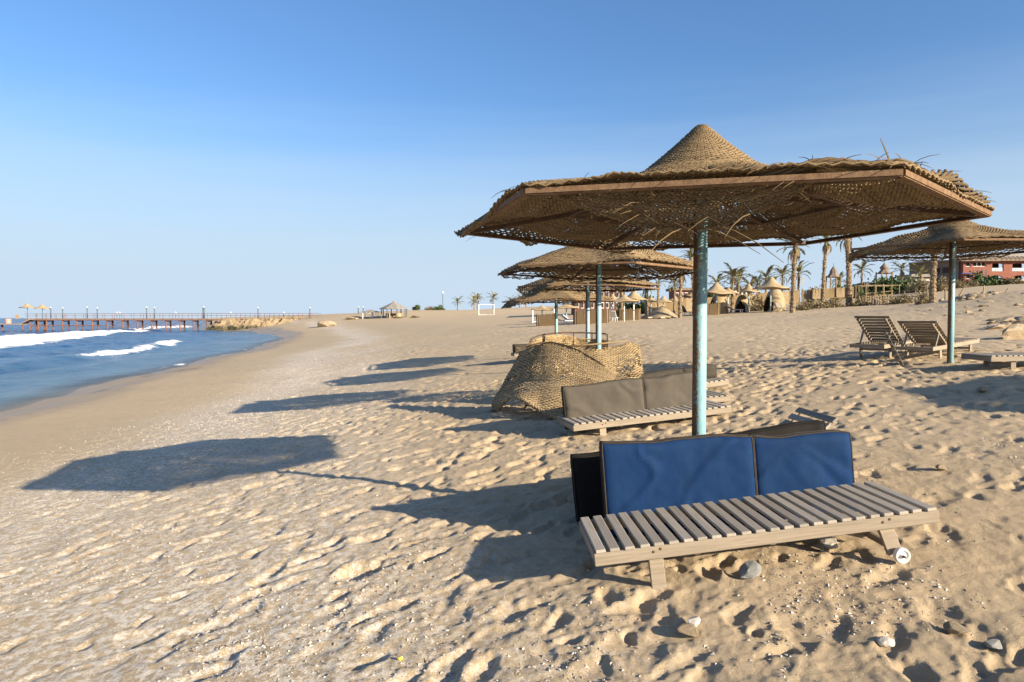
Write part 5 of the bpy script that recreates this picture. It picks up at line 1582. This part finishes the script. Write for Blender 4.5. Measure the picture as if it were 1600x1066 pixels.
    for q in range(3):
        MB().tube([(W * q / 3, -.02, Zr(422) * .55), (W * (q + 1) / 3, -.02, Zr(422) * .97)], .04, 6).build('diagonal', 'lamp_steel', sc)
hotel()
def house(label, px0, px1, py_top, d, depth, wall, roof, roof_h, windows=3, flat=False, rows=1):
    X = lambda px: (px - 800) / FPX * d
    a = at((px0 + px1) / 2, d); zt = EYE - (py_top - 497) / FPX * d - a.z
    w = X(px1) - X(px0)
    root = thing('house', label, 'building', a, 0, 'buildings behind the beach')
    hw = zt - roof_h
    MB().cbox((0, depth / 2, hw / 2 - .4), (w, depth, hw + .8), .02).build('wall', wall, root)
    for rw in range(rows):
        for q in range(windows):
            x = -w / 2 + w * (q + .5) / windows
            zc = hw * (.72 if rows == 1 else (.35 + .45 * rw))
            fr = MB().cbox((x, -.03, zc), (w / windows * .62, .10, hw * (.34 if rows == 1 else .26)), .02).build('window', 'white_paint', root)
            MB().cbox((x, -.07, zc), (w / windows * .52, .06, hw * (.28 if rows == 1 else .2)), .02).build('pane', 'dark_room', fr)
    if flat: MB().cbox((0, depth / 2, hw + roof_h / 2 + .003), (w + .8, depth + .8, roof_h), .03).build('roof', roof, root)
    else:
        m = MB(); e = .5
        m.raw([(-w / 2 - e, -e, hw), (w / 2 + e, -e, hw), (w / 2 + e, depth + e, hw), (-w / 2 - e, depth + e, hw), (-w * .25, depth / 2, hw + roof_h), (w * .25, depth / 2, hw + roof_h)], [(0, 1, 5, 4), (1, 2, 5), (2, 3, 4, 5), (3, 0, 4), (3, 2, 1, 0)])
        m.build('roof', roof, root)
    return root
house('small house with grey flat roof left of the hotel', 1424, 1452, 429, 112, 4, 'dull_facade', 'roof_grey', .45, 3, True)
house('red roofed low house between the pagoda roof and the bulb shaped roof', 1352, 1372, 440, 105, 4, 'terracotta', 'roof_tile', .5, 3)
house('long white house low behind the middle straw umbrella', 1140, 1166, 449, 100, 4, 'white_paint', 'roof_grey', .35, 4, True)
house('red house glimpsed left of the blue pole between trunks', 1054, 1082, 450, 104, 4, 'terracotta', 'roof_tile', .4, 4, True)
house('shade-toned red hotel wing with white balconies seen under the third umbrella', 898, 976, 449, 100, 6, 'shade_red_wall', 'roof_tile', .4, 10, True, 2)
def pagoda(label, px, d, w, z_eave, tiers, bulb=False):
    p = at(px, d)
    root = thing('pagoda', label, 'pavilion', p, 0)
    for sx in (-1, 1):
        for sy in (-1, 1): MB().cbox((sx * w * .36, sy * w * .36, z_eave / 2), (.16, .16, z_eave + .4)).build('post', 'palm_trunk', root)
    MB().cbox((0, 0, z_eave * .36), (w * .70, w * .70, .5)).build('parapet', 'dull_facade', root)
    z = z_eave
    for (r0, r1, h) in tiers:
        if bulb and (r0, r1, h) == tiers[-1]:
            MB().lathe([(r0 * .7, z), (r0, z + .2 * h), (r0 * .85, z + .38 * h), (r0 * .4, z + .6 * h), (.08, z + .85 * h), (.02, z + h)], 14).build('roof', 'roof_tile', root, smooth=True)
        else:
            MB().lathe([(r0 * .95, z - .05), (r0, z), (r0 * .75, z + h * .35), (r1, z + h)], 8).build('roof', 'roof_tile', root)
        z += h * (.92)
    MB().tube([(0, 0, z - .2), (0, 0, z + .5)], [.05, .01], 5).build('finial', 'dark_iron', root)
pagoda('two tiered brown pagoda roof between the slim and thick trunks', 1301, 95, 1.9, 3.1, [(.95 * 1.0, .45, .75), (.55, .03, .85)])
pagoda('bulb shaped brown pavilion roof above the green bushes', 1380, 105, 2.2, 4.1, [(1.1, .45, .6), (.65, .02, 1.2)], True)

# ------------------------------------------------------------------ left: gazebo, canopy, goal, lamp post
def gazebo():
    p = at(616, 125)
    root = thing('gazebo', 'open gazebo with grey pyramid roof on the far headland', 'gazebo', p)
    h, R = 1.62, 2.7
    for k in range(8):
        a = PI / 8 + k * PI / 4
        MB().tube([(R * .86 * math.cos(a), R * .86 * math.sin(a), -.3), (R * .86 * math.cos(a), R * .86 * math.sin(a), h)], .09, 8).build('post', 'lamp_steel', root)
        b_ = a + PI / 4
        m = MB(); tp = (.2 * math.cos(a), .2 * math.sin(a), h + 1.15); tq = (.2 * math.cos(b_), .2 * math.sin(b_), h + 1.15)
        A, B = (R * math.cos(a), R * math.sin(a), h), (R * math.cos(b_), R * math.sin(b_), h)
        m.raw([A, B, tq, tp, (A[0], A[1], h - .1), (B[0], B[1], h - .1)], [(0, 1, 2, 3), (4, 5, 1, 0), (5, 4, 3, 2)]); m.build('roof_panel', 'roof_grey', root)
        if k not in (5,):
            MB().beam((1.45 * math.cos(a), 1.45 * math.sin(a), .3), (1.45 * math.cos(b_), 1.45 * math.sin(b_), .3), .2, .95).build('parapet', 'limestone', root)
    MB().lathe([(.22, h + 1.12), (.24, h + 1.2), (.10, h + 1.42), (.01, h + 1.5)], 10).build('finial', 'roof_grey', root)
gazebo()
def canopy_frame():
    p = at(579, 127)
    root = thing('open_canopy', 'small low tent canopy on thin posts left of the gazebo', 'canopy', p)
    for x in (-1.2, .1, 1.2):
        for y in (-1, 1): MB().tube([(x, y, -.2), (x, y, 1.15)], .06, 6).build('post', 'white_paint' if x else 'pale_blue_paint', root)
    m = MB(); m.raw([(-1.7, -1.3, 1.12), (1.7, -1.3, 1.12), (1.7, 1.3, 1.12), (-1.7, 1.3, 1.12), (0, 0, 1.6)], [(0, 1, 4), (1, 2, 4), (2, 3, 4), (3, 0, 4), (3, 2, 1, 0)])
    m.build('roof', 'roof_grey', root)
    MB().cbox((.45, -.4, .45), (.32, .32, 1.1), .03).build('counter', 'white_paint', root)
canopy_frame()
def goal(label, px, d, w, h, dep):
    p = at(px, d); root = thing('goal', label, 'goal', p, 0, 'white goals on the sand')
    for x in (-w / 2, w / 2):
        MB().tube([(x, 0, -.2), (x, 0, h)], .055, 8).build('post', 'white_paint', root)
        MB().tube([(x, 0, h), (x, dep, .05)], .03, 6).build('stay', 'white_paint', root)
    MB().tube([(-w / 2, 0, h), (w / 2, 0, h)], .05, 8).build('crossbar', 'white_paint', root)
    MB().tube([(-w / 2, dep, .06), (w / 2, dep, .06)], .05, 6).build('base_bar', 'white_paint', root)
goal('white goal frame standing on the far open sand', 760, 125, 2.75, 1.9, .9)
goal('white goal frame half hidden by the drooping umbrella left of the fourth pole', 849, 66, 2.05, 1.25, .9)
def lamp(label, px, d, h):
    p = at(px, d); root = thing('lamp_post', label, 'lamp post', p)
    MB().tube([(0, 0, -.2), (0, 0, h)], [.09, .06], 8).build('pole', 'lamp_steel', root)
    MB().lathe([(.02, h), (.22, h + .05), (.26, h + .22), (.15, h + .40), (.01, h + .46)], 12).build('lantern', 'white_paint', root, smooth=True)
lamp('tall single lamp post on the horizon right of the gazebo', 692, 150, 3.55)

# ------------------------------------------------------------------ pier
PD = 142.0
PX = lambda px: (px - 800) / FPX * PD
PZ = lambda py: EYE - (py - 497) / FPX * PD
def pier():
    xa, xb = PX(46), PX(352)
    root = thing('pier', 'long rust red steel pier with railings running out to sea', 'pier', (xb, PD, SEA))
    X = lambda px: PX(px) - xb
    z = PZ(498.6) - SEA; zr = PZ(490.6) - SEA
    wd = 2.6
    n = 26
    for i in range(n):
        a, b_ = X(46) + (X(352) - X(46)) * i / n, X(46) + (X(352) - X(46)) * (i + .97) / n
        MB().cbox(((a + b_) / 2, 0, z), (b_ - a, wd, .16), .02).build('deck_panel', 'pier_deck', root)
    for y in (-wd / 2 + .1, wd / 2 - .1):
        MB().cbox(((X(46) + X(352)) / 2, y, z - .20), (X(352) - X(46), .12, .22), .02).build('edge_beam', 'pier_rust', root)
    # the railing goes on over the rock
    for y in (-wd / 2, wd / 2):
        for zz in (zr, (zr + z) / 2 + .1):
            MB().tube([(X(46), y, zz), (X(500), y, zz + .12)], .035, 6).build('handrail', 'pier_rust', root)
    for px in range(50, 500, 15):
        for y in (-wd / 2, wd / 2):
            MB().tube([(X(px), y, z - (.05 if px < 352 else 1.0)), (X(px), y, zr + .03 + (.1 if px > 352 else 0))], .045, 6).build('railing_post', 'pier_rust', root)
    pxs = [52, 65, 78, 103, 125, 149, 172, 196, 219, 241, 263, 285, 306, 327]
    for k, px in enumerate(pxs):
        for y in (-1.0, 1.0):
            p0, p1 = (X(px), y, -1.6), (X(px), y, z - .1)
            MB().tube([p0, p1], .15, 10).build('pile', 'pier_rust', root, smooth=True)
        MB().cbox((X(px), 0, z - .45), (.18, 2.3, .2), .01).build('cap_beam', 'pier_rust', root)
        MB().tube([(X(px), -1.0, .25), (X(px), 1.0, z - .5)], .05, 6).build('cross_brace', 'pier_rust', root)
        if k + 1 < len(pxs):
            q = pxs[k + 1]
            if px >= 170:
                MB().tube([(X(px), -1.05, .35), (X(q), -1.05, z - .35)], .05, 6).build('diagonal_brace', 'pier_rust', root)
                MB().tube([(X(px), -1.12, z - .35), (X(q), -1.12, .35)], .05, 6).build('diagonal_brace', 'pier_rust', root)
            else:
                MB().tube([(X(px), -1.05, z * .44), (X(q), -1.05, z * .44)], .09, 6).build('lower_beam', 'pier_rust', root)
    # landing stage with a ramp at the seaward end
    zl = PZ(506.5) - SEA
    MB().cbox((X(27), -1.6, zl), (X(46) - X(8), 2.2, .16), .02).build('landing', 'pier_deck', root)
    MB().beam((X(44), -1.6, zl), (X(60), -1.6, z - .05), 1.6, .14).build('ramp', 'pier_deck', root)
    for px in (13, 44): MB().tube([(X(px), -1.6, -1.6), (X(px), -1.6, zl)], .14, 8).build('pile', 'pier_rust', root)
    MB().beam((X(10), -1.6, zl - .2), (X(15), -1.6, zl - 1.0), .12, .12).build('diagonal_brace', 'pier_rust', root)
    MB().cbox((X(31), -.6, z + .45), (.8, .08, .9), .02).build('end_screen', 'pier_deck', root)
    return z + SEA
zdeck = pier()
for i, (px, lab) in enumerate(((43.5, 'straw umbrella at the seaward end of the pier'), (67, 'straw umbrella second from the seaward end of the pier'))):
    far_umbrella(lab, 0, 1, 1.45, PZ(482 if i else 480.5) - zdeck, .85, 'lamp_steel', i, 'umbrellas on the pier', p=(PX(px), PD, zdeck))
for px, d_, hh, lab in ((85.5, -1, 2.05, 'dark pier lamp nearest the pier umbrellas'), (93, 1, 2.0, 'dark pier lamp second from the pier umbrellas'), (142, -1, 2.1, 'left dark lamp of the second pair on the pier'), (147.5, 1, 2.0, 'right dark lamp of the second pair on the pier'), (234, -1, 2.1, 'left dark lamp of the third pair on the pier'), (237.5, 1, 2.05, 'right dark lamp of the third pair on the pier'), (322.5, -1, 2.15, 'thick dark lamp where the pier meets the rock'), (406.5, -1, 2.0, 'single dark lamp on the rock'), (487, -1, 2.0, 'dark lamp at the inner end of the railing'), (562, -1, 2.2, 'left of two dark lamps beside the tent canopy'), (566, 1, 2.2, 'right of two dark lamps beside the tent canopy')):
    x = PX(px); y = PD + d_ * 1.1
    zb = zdeck + .08 if px < 352 else max(zdeck - .3, g1(x, y) - .1)
    hh2 = zdeck + hh + .2 - zb
    root = thing('pier_lamp', lab, 'lamp', (x, y, zb), 0, 'lamps along the pier')
    MB().tube([(0, 0, 0), (0, 0, hh2)], .24 if px == 322.5 else .11, 8).build('column', 'lamp_steel', root, smooth=True)
    MB().lathe([(.11, hh2), (.14, hh2 + .05), (.14, hh2 + .14), (.03, hh2 + .2)], 10).build('cap', 'white_paint', root, smooth=True)
for px, lab in ((188.5, 'left of a pair of small white lamps on the pier rail'), (193, 'right of a pair of small white lamps on the pier rail'), (279.5, 'small white lamp on the rail left of the rock'), (365, 'small white lamp on the rail over the rock'), (447, 'small white lamp on the rail at the end of the rock')):
    x, y = PX(px), PD - 1.28
    root = thing('rail_lamp', lab, 'lamp', (x, y, zdeck + .08), 0, 'small lamps on the pier rail')
    MB().tube([(0, 0, 0), (0, 0, 1.1)], .05, 6).build('stem', 'lamp_steel', root)
    MB().lathe([(.03, 1.08), (.18, 1.14), (.18, 1.28), (.03, 1.36)], 10).build('globe', 'white_paint', root, smooth=True)
def drum():
    root = thing('float_drum', 'pink plastic drum on the landing at the pier end', 'drum', (PX(22), PD - 1.6, PZ(506.5) + .08))
    MB().lathe([(.02, 0), (.52, 0), (.56, .1), (.56, .9), (.5, 1.0), (.02, 1.0)], 16).build('drum_body', 'pink_plastic', root, smooth=True)
    MB().lathe([(.565, .3), (.60, .33), (.565, .36)], 16).build('hoop', 'pink_plastic', root); MB().lathe([(.565, .64), (.60, .67), (.565, .70)], 16).build('hoop', 'pink_plastic', root)
drum()
